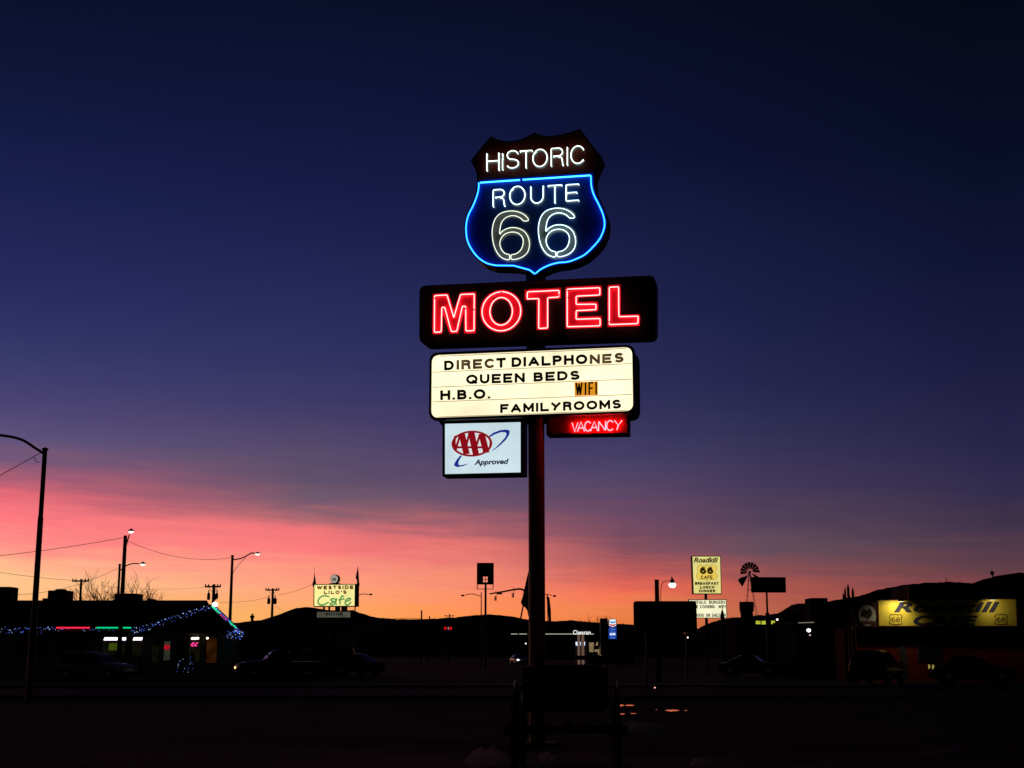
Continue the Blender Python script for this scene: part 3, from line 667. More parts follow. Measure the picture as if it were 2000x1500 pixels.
# puddles and old snow
PUD = mat('still_water', (0.02, 0.02, 0.02), 0.04, spec=0.6)
def blob(cx, cy, rx, ry, z, n=22, seed=0):
    return [ground(cx + rx * cos(2 * pi * i / n) * (1 + .7 * noise.noise(Vector((i * .8, seed * 7.3, 0)))), cy + ry * sin(2 * pi * i / n) * (1 + .8 * noise.noise(Vector((i * .9, seed * 7.3, 5)))), z) for i in range(n)]
for i, (cx, cy, rx, ry) in enumerate([(1211, 1379, 7, 1.9), (1229, 1379, 8, 1.1), (1213, 1396, 7, 1.1), (1313, 1389, 14, 1.6), (1287, 1387.5, 6, .7), (1237, 1395, 5, .6), (1340, 1389, 3, .7)]):
    tag(flat([(p.x, p.y) for p in blob(cx, cy, rx, ry, 0.03, seed=i)], 0.05).build('puddle', PUD), kind='structure')
def mound(cx, cy, rx, ry, h, seed, name='snow_patch'):
    m = MB(); n = 26; V = []
    ro = [1.0, .8, .55, .3]
    for k, r in enumerate(ro):
        for i in range(n):
            p = ground(cx + r * rx * cos(2 * pi * i / n) * (1 + .75 * noise.noise(Vector((i * .55, seed + r, 0)))), cy + r * ry * sin(2 * pi * i / n) * (1 + .75 * noise.noise(Vector((i * .6, seed + r, 5)))))
            V.append((p.x, p.y, -0.08 if k == 0 else h * (1 - r * r) + .03 * noise.noise(p * 1.5)))
    V.append((sum(v[0] for v in V[-n:]) / n, sum(v[1] for v in V[-n:]) / n, h))
    Fc = [(k * n + i, k * n + (i + 1) % n, (k + 1) * n + (i + 1) % n, (k + 1) * n + i) for k in range(3) for i in range(n)] + [(3 * n + i, 3 * n + (i + 1) % n, 4 * n) for i in range(n)]
    m.add(V, Fc, True); tag(m.build(name, SNOWM), kind='stuff')
for i, a in enumerate([(950, 1482, 44, 22, .07), (1068, 1480, 20, 9, .04), (1252, 1422, 56, 13, .07), (1365, 1344, 50, 5, .05), (1372, 1492, 30, 10, .04), (1860, 1470, 80, 6, .03), (262, 1326, 26, 1.5, .02)]):
    mound(*a, i)

# ------------------------------------------------------------------ poles and lamps
def street_lamp(label, px, py_top, Y, arm, head, lit=True, r0=None, r1=None, group='street lamps along the road', brace=None, mt=GALV, th=0, cap=True, arm_r=0.045, hs=1.0, seg2=None):
    pl = Plane(px, py_top, Y, th); t = thing('street_lamp', label, 'street lamp', pl, group=group)
    zt = pl.L(px, py_top).z; r0 = r0 or 0.12; r1 = r1 or 0.07
    p = MB()
    if seg2:
        zs = pl.L(px, seg2).z; zs2 = pl.L(px, seg2 + 215).z
        p.lathe((0, 0, 0), [(r0 * 1.35, 0), (r0 * 1.3, zs2), (r0 * 1.1, zs2 + .05), (r0, zs), (r0 * .85, zs + .04), (r1, zt)], 14)
    else: p.lathe((0, 0, 0), [(r0, 0), (r1, zt)], 12)
    pole_ = p.build('pole', mt, t); MB().box(-.2, .2, -.2, .2, 0, .05).build('base_plate', DARKSTEEL, pole_)
    if cap: MB().lathe((0, 0, 0), [(r1 * 1.5, zt - .02), (r1 * 1.5, zt + .03), (.01, zt + .08)], 10).build('pole_cap', DARKSTEEL, pole_)
    A = crom([pl.L(x, y) for x, y in arm], False, 6); ar = MB().tube(A, arm_r, seg=8).build('arm', mt, t)
    if brace: MB().tube(crom([pl.L(x, y) for x, y in brace], False, 6), 0.018, seg=6).build('brace', mt, ar)
    hx, hy, hw, hh = head; c = pl.L(hx, hy); k = Y / F; w_, h_ = hw * k, hh * k
    hd = MB(); n = 10
    hd.lathe(c + Vector((0, 0, h_ * .15)), [(w_ * .5, -h_ * .12), (w_ * .52, 0), (w_ * .42, h_ * .3), (w_ * .2, h_ * .45), (w_ * .1, h_ * .7), (.01, h_ * .72)], 14)
    hd.v = [(c.x + (v[0] - c.x), v[1] * .55, v[2]) for v in hd.v]
    H = hd.build('lamp_head', DARKSTEEL, t)
    g = MB().ball(c + Vector((0, 0, -h_ * .05)), w_ * .42, h_ * .42, 12, 8); g.v = [(v[0], v[1] * .6, v[2]) for v in g.v]
    g.build('lens', LAMPGLOW if lit else mat('unlit_lens', (0.08, .06, .05), .3), H)
    return t
street_lamp('near tall street lamp with its curved arm leaving the photo at left', 88, 878, 46, [(86, 886), (70, 876), (45, 860), (15, 852), (-20, 850), (-60, 856)], (-68, 858, 30, 12), lit=False, r0=.09, r1=.075, seg2=1012, arm_r=.045)
street_lamp('wooden street lamp with bright lamp turned end-on above its pole top', 245, 1046, 92, [(244, 1075), (249, 1056), (253, 1044)], (256, 1038, 12, 7), r0=.17, r1=.12, mt=POLEWOOD, cap=False)
street_lamp('short street lamp with curved arm to the right and white lit head', 234, 1103, 110, [(235, 1114), (245, 1106), (258, 1101), (272, 1101)], (279, 1102, 11, 6), r0=.12, r1=.09)
street_lamp('braced street lamp behind the lit cafe gable, white head over the road', 454, 1086, 100, [(454, 1093), (464, 1092), (475, 1089), (484, 1084), (492, 1080), (498, 1081)], (503, 1082, 12, 5), r0=.14, r1=.09, brace=[(454, 1121), (462, 1108), (472, 1097), (480, 1089)])
street_lamp('unlit street lamp rising behind the yellow cafe sign', 694, 1160, 130, [(694, 1166), (702, 1162), (710, 1160), (720, 1161)], (724, 1161.5, 7, 3), lit=False, r0=.07, r1=.05, arm_r=.035)
street_lamp('thin unlit street lamp beside the dark board on a pole', 940, 1158, 150, [(940, 1165), (931, 1162), (920, 1160), (909, 1162)], (904, 1163.5, 8, 3), lit=False, r0=.08, r1=.05, arm_r=.04)
street_lamp('unlit street lamp arm showing at the right of the motel sign pole', 1052, 1158, 150, [(1052, 1166), (1062, 1162), (1070, 1161), (1078, 1163)], (1083, 1164.5, 8, 3), lit=False, r0=.08, r1=.05, arm_r=.04)

def insul(m, p, h=.16): m.lathe(p, [(.05, 0), (.06, h * .4), (.03, h), (.005, h * 1.05)], 8)
def utility_pole(label, px, py, Y, arm_y, xl, xr, cans=(), r=.15, extra=None):
    pl = Plane(px, py, Y); t = thing('utility_pole', label, 'utility pole', pl, group='wooden utility poles')
    zt = pl.L(px, py).z; pole_ = MB().lathe((0, 0, 0), [(r * 1.2, 0), (r * .85, zt)], 12).build('pole', POLEWOOD, t)
    a = pl.L(xl, arm_y); b = pl.L(xr, arm_y); ca = MB().box(a.x, b.x, -.22, -.10, a.z - .07, a.z + .07).build('crossarm', POLEWOOD, t)
    for x in (xl + 1, xl + (xr - xl) * .22, xr - (xr - xl) * .2, xr - 1):
        m = MB(); p = pl.L(x, arm_y); insul(m, Vector((p.x, -.16, p.z + .07))); m.build('insulator', DARKSTEEL, ca)
    for x, y0, y1, w_ in cans:
        c = pl.L(x, y0); d = pl.L(x, y1); rr_ = w_ * Y / F / 2
        k = MB().lathe((c.x, -.25, 0), [(rr_ * .9, d.z), (rr_, d.z + .1), (rr_, c.z - .1), (rr_ * .5, c.z), (rr_ * .2, c.z + .02)], 14).build('transformer', DARKSTEEL, t)
        MB().lathe((c.x, -.25, c.z), [(.05, 0), (.05, .25), (.01, .27)], 8).build('bushing', DARKSTEEL, k)
    for y, hh in ((1, 0),): pass
    MB().tube([(a.x * .6, -.16, a.z), (0, -.16, a.z - .55)], .02, seg=6).build('brace', DARKSTEEL, ca)
    MB().tube([(b.x * .6, -.16, a.z), (0, -.16, a.z - .55)], .02, seg=6).build('brace', DARKSTEEL, ca)
    if extra: extra(pl, t)
    return t
utility_pole('plain utility pole with one crossarm behind the long dark roof', 159, 1131, 125, 1135, 142, 174, r=.12)
utility_pole('utility pole with two transformer cans right behind the lit gable peak', 418, 1141, 120, 1146, 401, 432, cans=[(409, 1158, 1172, 6), (420.5, 1160, 1172, 8), (425, 1158, 1170, 5)], r=.15)
utility_pole('leaning utility pole with two transformers left of the mesa', 533, 1149, 140, 1152.5, 519, 546, cans=[(526, 1168, 1180, 6), (538, 1168, 1180, 7)], r=.13)
utility_pole('far small utility pole on the hill crest left of the dark board', 878, 1199, 300, 1203, 868, 887, r=.14)
def plain_post(label, px, py, Y, r, cap=None, name='post', cat='post', mt=POLEWOOD):
    pl = Plane(px, py, Y); z = pl.L(px, py).z
    pr_ = [(r, 0), (r, z)] if not cap else [(r, 0), (r, z - .5), (r * 1.8, z - .4), (r * 1.8, z)]
    o = MB().lathe((0, 0, 0), pr_, 10).build(name, mt); o.location = pl.o; return tag(o, label, cat)
plain_post('thin bare post on the skyline right of the yellow cafe sign', 823.5, 1192, 200, .11)
plain_post('short stub post on the skyline between bare post and hill', 839, 1203, 220, .09)

def wire(label, pts, Y0, Y1, sag, r=0.013):
    P0 = at(*pts[0], Y0); P1 = at(*pts[1], Y1); n = 24
    c = [P0.lerp(P1, i / n) + Vector((0, 0, -sag * 4 * (i / n) * (1 - i / n))) for i in range(n + 1)]
    tag(MB().tube(c, r, seg=5).build('overhead_wire', CABLE), label, 'wire', 'overhead wires')
wire('wire running down to the left from the near street lamp top', [(80, 884), (-60, 962)], 46, 38, 0.0, .012)
wire('long wire crossing the near lamp pole up to the wooden lamp', [(-40, 1089), (240, 1050)], 92, 92, .12, .018)
wire('sagging wire between wooden street lamp and braced street lamp', [(248, 1056), (453, 1089)], 92, 100, .55, .014)
wire('low wire from photo edge to the plain utility pole crossarm', [(-30, 1113), (150, 1134)], 100, 124.8, .1, .016)
wire('faint wire from the dark roof up to the short street lamp', [(30, 1161), (232, 1109)], 105, 110, .5, .014)
wire('faint wire from the transformer pole across to the mesa pole', [(430, 1176), (528, 1165)], 120, 140, .2, .013)
wire('wire rising from the mesa pole to the cafe sign pennant', [(544, 1162), (612, 1141)], 140, 96, .1, .013)
wire('upper wire from the plain utility pole to the transformer pole', [(174, 1141), (402, 1147)], 125, 120, .3, .009)
wire('guy wire falling right from the mesa utility pole', [(537, 1184), (570, 1203)], 140, 140, 0, .012)
wire('frayed wire end hanging beside the near street lamp top', [(66, 893), (77, 903)], 46, 46, .06, .012)

# ------------------------------------------------------------------ bare trees
BARK = mat('bare_tree_bark', (0.05, 0.018, 0.012), 0.95, 0.3, 8, spec=0.05)
def bare_tree(label, px, Y, h, spread, seed, n0=5, lv=5, hgt0=.32, group='leafless trees'):
    rnd = random.Random(seed); pl = Plane(px, 1275, Y); t = thing('bare_tree', label, 'tree', pl, group=group)
    tk = MB(); cr = MB(); base = h * hgt0
    tk.tube([(0, 0, 0), (.05, 0, base * .5), (-.03, .02, base)], h * .028, seg=8, r1=h * .02)
    def br(p, d, L, r, k):
        pts = [p]; q_ = p.copy(); dd = d.copy(); s_ = 4
        for i in range(s_):
            dd = (dd + Vector((rnd.uniform(-.25, .25), rnd.uniform(-.25, .25), rnd.uniform(-.08, .2)))).normalized(); q_ = q_ + dd * L / s_; pts.append(q_.copy())
        (cr).tube(pts, max(r, Y * .00008), seg=4 if k < 3 else 6, r1=max(r * .5, Y * .00006))
        if k > 0:
            for i in range(rnd.choice((2, 3, 3))):
                j = rnd.choice((2, 3, 4)); nd = (dd + Vector((rnd.uniform(-1, 1) * spread, rnd.uniform(-1, 1) * spread, rnd.uniform(-.3, .7)))).normalized()
                br(pts[j], nd, L * rnd.uniform(.65, .95), r * .58, k - 1)
    for i in range(n0):
        a = 2 * pi * i / n0 + rnd.random(); br(Vector((0, 0, base * rnd.uniform(.8, 1))), Vector((cos(a) * spread, sin(a) * spread, rnd.uniform(.5, 1))).normalized(), h * .24, h * .014, lv - 1)
    tk.build('trunk', BARK, t); cr.build('crown', BARK, t)
bare_tree('wide leafless tree behind the two wooden lamps above the dark roof', 216, 122, 8.7, 1.0, 4, 8, 5)
bare_tree('lower leafless tree at the right edge of the roof box', 270, 130, 8.6, 1.2, 9, 7, 5)
bare_tree('small leafless tree left of the fuel price sign', 1166, 260, 8.2, .9, 12, 5, 4)
bare_tree('spindly leafless tree just behind the dark box by the price sign', 1174, 262, 10.0, .5, 14, 4, 4)
bare_tree('small leafless tree right of the fuel price sign', 1210, 250, 8.4, .9, 15, 5, 4)

# ------------------------------------------------------------------ long cafe building, left
WALLC = mat('cafe_wall_plaster', (0.24, 0.27, 0.15), 0.9, 0.2, 2, spec=0.1)
ROOFD = mat('dark_shingle_roof', (0.03, 0.016, 0.014), 0.95, 0.3, 5, spec=0.05, bump=0.3)
TRIMC = mat('dark_trim', (0.05, 0.04, 0.035), 0.8, 0.2, 4, spec=0.1)
BLUEB = mat('blue_fairy_bulb', (0.1, 0.2, 0.8), 0.3, emit=(0.10, 0.2, 1.0), es=.95)
WHITEB = mat('pale_blue_fairy_bulb', (0.6, 0.7, 0.9), 0.3, emit=(0.55, 0.70, 1.0), es=1.25)
cp = Plane(200, 1275, 96); H0 = cp.L(200, 1228).z
cafe = thing('cafe_building', 'long low cafe with dark roof, lit windows and a gabled porch at its right end', 'cafe', cp)
xl, xr = cp.L(-80, 1228).x, cp.L(272, 1228).x; xg0, xg1 = cp.L(268, 1230).x, cp.L(473, 1238).x
Wd = cp.L(462, 1300).x
MB().box(xl, xg0 + .3, 0, 12, 0, H0 - .1).build('wall', WALLC, cafe)
# roof: eave line at the front, ridge behind
zr = at(200, 1172.5, 103).z; dz = 7.0
rx1 = at(404, 1172, 103).x - cp.o.x
m = MB(); m.add([(xl, -.7, H0 - .12), (rx1, -.7, H0 - .12), (rx1, dz, zr), (xl, dz, zr), (xl, 14, H0), (rx1, 14, H0), (xl, -.7, H0 + .08), (rx1, -.7, H0 + .08)],
    [(0, 1, 7, 6), (6, 7, 2, 3), (3, 2, 5, 4), (1, 5, 2, 7), (0, 6, 3, 4), (0, 4, 5, 1)])
roof = m.build('roof', ROOFD, cafe)
# gabled porch
gp0 = cp.L(270, 1229); pk = cp.L(413, 1181); gp1 = cp.L(472, 1237)
def gz(x): return gp0.z + (pk.z - gp0.z) * (x - gp0.x) / (pk.x - gp0.x) if x < pk.x else pk.z + (gp1.z - pk.z) * (x - pk.x) / (gp1.x - pk.x)
ztp = cp.L(380, 1233).z
MB().prism([(gp0.x + .4, 0), (Wd, 0), (Wd, ztp - .15), (gp0.x + .4, ztp - .15)], -.3, 1.2).build('wall', WALLC, cafe)
MB().prism([(gp0.x + .2, ztp - .15), (gp1.x - .2, ztp - .15), (gp1.x - .25, gz(gp1.x - .25) - .02), (pk.x, pk.z - .12), (gp0.x + .25, gz(gp0.x + .25))], -.6, -.3).build('gable', TRIMC, cafe)
MB().prism([(gp0.x, gp0.z), (pk.x, pk.z), (gp1.x, gp1.z), (gp1.x + .12, gp1.z - .16), (pk.x, pk.z - .18), (gp0.x, gp0.z - .16)], -.95, 1.2).build('porch_roof', ROOFD, cafe)
MB().box(xl, xg0, -.72, -.6, H0 - .2, H0 + .04).build('fascia', TRIMC, cafe)
# windows and doors
PANE = mat('dim_lit_pane', (0.02, 0.02, 0.02), 0.15, spec=0.5, emit=(0.35, 0.33, 0.12), es=0.010, evar=.5, scale=2)
PANEO = mat('orange_lit_pane', (0.02, 0.01, 0.01), 0.15, spec=0.5, emit=(0.6, 0.16, 0.02), es=0.03, evar=.9, scale=1.6)
PANEG = mat('greenish_lit_pane', (0.03, 0.03, 0.02), 0.15, spec=0.5, emit=(0.35, 0.42, 0.25), es=0.05, evar=.7, scale=2)
FLU = mat('fluorescent_strip', (0.8, 0.8, 0.8), 0.3, emit=(1.0, 0.85, 1.0), es=2.6)
GRNS = mat('green_poster', (0.2, 0.3, 0.05), 0.6, emit=(0.30, 0.42, 0.03), es=0.12, evar=.3, scale=3)
def fz(px, py): return cp.L(px, py, .0)
def window(x0, x1, y0, y1, pane, parent=cafe, front=0.0, name='window', strip=None):
    a, b = cp.L(x0, y0, front), cp.L(x1, y1, front)
    fr = MB().ring([(a.x, b.z), (b.x, b.z), (b.x, a.z), (a.x, a.z)], [(a.x + .08, b.z + .08), (b.x - .08, b.z + .08), (b.x - .08, a.z - .08), (a.x + .08, a.z - .08)], -front - .06, -front + .0).build(name, TRIMC, parent)
    MB().box(a.x + .08, b.x - .08, -front - .025, -front - .004, b.z + .08, a.z - .08).build('pane', pane, fr)
    if strip:
        c, d = cp.L(strip[0], strip[2], front), cp.L(strip[1], strip[3], front)
        MB().prism([(c.x + .07, c.z), (d.x + .07, c.z), (d.x, d.z), (c.x, d.z)], -front - .055, -front - .03).build('light_strip', FLU, fr)
    return fr
window(199, 247, 1241, 1281, PANE, strip=(203, 246, 1245, 1250.5))
window(257, 281, 1241, 1282, PANE, strip=(260, 277, 1245, 1250.5))
a, b = cp.L(213, 1256, 0), cp.L(233, 1270, 0); MB().box(a.x, b.x, -.055, -.03, b.z, a.z).build('poster', GRNS, cafe)
window(40, 90, 1246, 1280, GLASS_DARK); window(112, 160, 1246, 1280, GLASS_DARK)
window(295, 312, 1257, 1297, PANE, front=.3, name='door'); window(319, 334, 1250, 1292, PANEG, front=.3, name='door')
window(368, 392, 1243, 1295, PANE, front=.3); window(402, 425, 1243, 1297, PANEO, front=.3)
window(347, 362, 1250, 1298, GLASS_DARK, front=.3, name='door')
m = MB()
WARMB = mat('warm_bulb', (0.8, 0.7, 0.6), 0.3, emit=(1.0, 0.86, 0.66), es=2.2)
for x, y, r in ((376, 1247, .09), (381, 1247, .09), (386, 1246.6, .09), (405, 1246.5, .075)):
    c = cp.L(x, y, .38); o = MB().ball(c, r * 1.2, r, 10, 6).build('porch_bulb', WARMB, cafe)
PNK = mat('pink_neon_sign', (0.7, 0.05, 0.3), 0.3, emit=(1.0, 0.05, 0.30), es=1.5)
m = MB()
for k, (x, y) in enumerate([(373, 1260), (376, 1257), (379, 1260.5), (383, 1257.5), (381, 1262), (374, 1262)]):
    c = cp.L(x, y, .4); d = cp.L(x + 3.5, y - 1.5 + k % 3, .4); m.tube([c, (c + d) / 2 + Vector((0, 0, .06)), d], .035, seg=6)
m.build('window_sign', PNK, cafe)
REDO = mat('red_wreath', (0.5, 0.01, 0.02), 0.5, emit=(0.65, 0.01, 0.03), es=0.55, evar=.4, scale=6)
c = cp.L(326, 1264, .42)
m = MB(); m.lathe(c, [(.02, -.05), (.17, -.04), (.2, 0), (.17, .04), (.02, .05)], 16, 'y')
tag(m.build('door_wreath', REDO), 'glowing red wreath hung on the cafe door', 'wreath'); bpy.data.objects['door_wreath'].location = cp.o
PKW = mat('peak_lamp_glow', (0.9, 0.9, 0.9), 0.3, emit=(0.9, 1.0, 1.0), es=3.5)
c = cp.L(420, 1180.5, 1.05)
st = thing('gable_lamp', 'bright white lamp mounted on the cafe gable peak', 'lamp', loc=cp.o + c)
MB().box(-.06, .06, .1, .2, -.2, .1).build('bracket', DARKSTEEL, st)
MB().ball((0, 0, 0), .19, .16, 12, 8).build('globe', PKW, st)
c = cp.L(438.5, 1231, .3)
st = thing('eave_tube_light', 'short white tube light under the right end of the gable', 'tube light', loc=cp.o + c + Vector((0, -.1, 0)))
MB().box(-.28, .28, .03, .09, -.03, .08).build('housing', DARKSTEEL, st); MB().tube([(-.25, 0, 0), (.25, 0, 0)], .065, seg=8).build('tube', FLU, st)
# rooftop units
def unit(label, x0, x1, y0, Y, extra=None, cat='roof unit', name='rooftop_unit', mt=DARKSTEEL, y_low=1176):
    pl = Plane((x0 + x1) / 2, y0, Y); a = pl.L(x0, y0); b = pl.L(x1, y_low)
    t = thing(name, label, cat, loc=(pl.o.x, Y, b.z - .3)); w2 = (b.x - a.x) / 2
    MB().box(-w2, w2, -.8, .8, 0, a.z - b.z + .3).build('housing', mt, t, bevel=.04)
    if extra: extra(t, w2, a.z - b.z + .3)
    return t
def vents(t, w2, h):
    MB().lathe((0, 0, h), [(w2 * .6, 0), (w2 * .55, .12), (.02, .14)], 14).build('fan_cover', DARKSTEEL, t)
    MB().box(-w2 - .45, -w2, -.5, .5, .1, h * .5).build('duct', DARKSTEEL, t)
unit('big square roof unit at the photo left edge', -12, 28, 1147, 100)
unit('rounded cooling unit with side duct on the dark roof', 101, 137, 1154, 103.5, vents)
unit('flat-topped roof box below the two wooden lamps', 230, 274, 1160, 103.5)
unit('tiny roof vent right of the flat-topped roof box', 293, 301, 1170, 103.2, name='roof_vent', cat='roof vent')
# fairy light strings: a cable with its bulbs
bulb_me = {}
def bulb(parent, p, mt, r, name='bulb'):
    key = (mt.name, round(r, 3))
    if key not in bulb_me:
        o = MB().ball((0, 0, 0), r, r, 6, 4).build(name, mt); bulb_me[key] = o.data; bpy.data.objects.remove(o)
    o = bpy.data.objects.new(name, bulb_me[key]); COL.objects.link(o); o.parent = parent; o.location = p; return o
def string(label, pts, off, n, drop, seed, g='blue icicle light strings on the cafe'):
    rnd = random.Random(seed); P = [cp.L(x, y, off) for x, y in pts]
    t = thing('fairy_light_string', label, 'fairy lights', loc=cp.o, group=g)
    MB().tube(P, .012, seg=5).build('cable', CABLE, t)
    tot = sum((P[i + 1] - P[i]).length for i in range(len(P) - 1))
    for k in range(n):
        s_ = (k + rnd.random()) / n * tot; i = 0
        while i < len(P) - 2 and s_ > (P[i + 1] - P[i]).length: s_ -= (P[i + 1] - P[i]).length; i += 1
        p = P[i].lerp(P[i + 1], min(1, s_ / (P[i + 1] - P[i]).length)); dr = rnd.random() ** 1.4 * drop
        bulb(t, p + Vector((rnd.uniform(-.03, .03), -.02, -dr)), WHITEB if rnd.random() < .3 else BLUEB, rnd.choice((.014, .020, .030)))
string('blue and white icicle lights along the left eave at the photo edge', [(0, 1224.5), (110, 1225)], .8, 46, .42, 1)
string('sparse blue lights along the eave from red tube to gable', [(110, 1225), (262, 1225.5)], .8, 26, .25, 2)
string('blue icicle lights climbing the long left slope of the gable', [(258, 1227), (270, 1226), (340, 1203), (410, 1180)], 1.0, 84, .38, 3)
string('blue icicle lights down the short right slope of the gable', [(416, 1181), (445, 1208), (470, 1233)], 1.0, 98, .26, 4)
string('dense blue lights along the low porch eave under the right gable corner', [(443, 1233), (460, 1232), (476, 1235)], 1.0, 52, .5, 5)
def light_tube(label, a, b, col, es, off=1.0, r=.05):
    mt = mat('rope_light_' + label.split()[0], col, .3, emit=col, es=es); P, Q = cp.L(*a, off), cp.L(*b, off)
    t = thing('rope_light', label, 'rope light', loc=cp.o + P, group='coloured rope lights on the cafe')
    MB().tube([(0, 0, 0), Q - P], r, seg=8).build('tube', mt, t)
    for e in ((0, 0, 0), Q - P): MB().box(e[0] - .03, e[0] + .03, .04, .3, e[2] - .02, e[2] + .02).build('clip', DARKSTEEL, t)
light_tube('red rope light along the left cafe eave', (110, 1226), (175, 1226), (1, .02, .06), 1.1, .85, .055)
light_tube('green rope light along the eave left of the lamp poles', (189, 1226), (231, 1226), (.0, .75, .28), 1.0, .85, .045)
light_tube('green short rope light along the eave right of the lamp poles', (238, 1226), (256, 1226), (.0, .75, .28), 1.0, .85, .045)
light_tube('green rope light high on the right gable slope below the peak', (413, 1183), (428, 1197), (.0, .6, .26), .9, 1.04, .05)
light_tube('magenta rope light midway down the right gable slope', (430, 1200), (444, 1211), (.7, .03, .22), .6, 1.04, .05)
light_tube('green rope light lowest on the right gable slope', (448, 1214), (461, 1226), (.0, .7, .26), 1.0, 1.04, .045)
# two little decorated conifers
NEED = mat('conifer_needles', (0.02, 0.05, 0.025), 0.9, 0.4, 6, spec=0.1)
def xmas(label, px, pyb, pyt, seed):
    rnd = random.Random(seed); a = cp.L(px, pyb, 1.6); b = cp.L(px, pyt, 1.6); h = b.z - a.z + .5
    t = thing('small_christmas_tree', label, 'christmas tree', loc=(cp.o.x + a.x, cp.o.y - 1.6, 0), group='small lit conifers by the cafe door')
    h = b.z; MB().lathe((0, 0, 0), [(.05, 0), (.02, h * .9)], 8).build('trunk', BARK, t)
    cr = MB()
    for i in range(420):
        z = h * (.12 + .86 * rnd.random()); rr = (h - z) * .2 * sqrt(rnd.random()) + .02; an = rnd.random() * 2 * pi; s_ = .05
        p = Vector((rr * cos(an), rr * sin(an), z)); d = Vector((cos(an), sin(an), -.35)) * .12; e = Vector((-sin(an), cos(an), rnd.uniform(-.5, .5))) * s_
        cr.add([p - e * .4, p + d * .5 - e, p + d, p + d * .5 + e], [(0, 1, 2, 3)])
    cr.build('crown', NEED, t)
    for i in range(11):
        z = h * (.15 + .8 * rnd.random()); rr = (h - z) * .2 + .03; an = -pi / 2 + rnd.uniform(-1.4, 1.4)
        bulb(t, (rr * cos(an), rr * sin(an), z), WHITEB if rnd.random() < .25 else BLUEB, .017)
xmas('left small conifer wrapped in blue lights by the cafe door', 355, 1296, 1270, 1)
xmas('right small conifer wrapped in blue lights under the pink sign', 375, 1297, 1272, 2)

# neighbour building right of the gable, with a chimney-like vent
nb = Plane(540, 1275, 104); t = thing('brick_building', 'low dark building behind parked vehicles right of the gable', 'building', nb)
REDW = mat('dark_red_brick', (0.10, 0.03, 0.025), 0.95, 0.25, 6, spec=0.05)
a, b = nb.L(458, 1219), nb.L(610, 1219)
MB().box(a.x, b.x, 0, 9, 0, a.z - .12).build('wall', REDW, t); MB().box(a.x - .15, b.x + .15, -.2, 9.2, a.z - .12, a.z + .1).build('roof', ROOFD, t)
for x0, x1 in ((522, 545), (552, 575)):
    c, d = nb.L(x0, 1246), nb.L(x1, 1275); w_ = MB().box(c.x, d.x, -.05, -.004, d.z, c.z).build('window', TRIMC, t); MB().box(c.x + .1, d.x - .1, -.07, -.05, d.z + .1, c.z - .1).build('pane', GLASS_DARK, w_)
c = nb.L(482.5, 1219); d = nb.L(482.5, 1201)
t2 = thing('roof_stack', 'squat flared stack standing on the roof right of the gable', 'chimney', loc=(nb.o.x + c.x, 106, c.z - .1))
zz = d.z - c.z + .1; MB().lathe((0, 0, 0), [(.12, 0), (.11, zz * .75), (.16, zz * .8), (.18, zz), (.1, zz)], 12).build('flue', DARKSTEEL, t2); MB().lathe((0, 0, zz), [(.06, 0), (.06, .06), (.15, .08), (.02, .14)], 12).build('cowl', DARKSTEEL, t2)

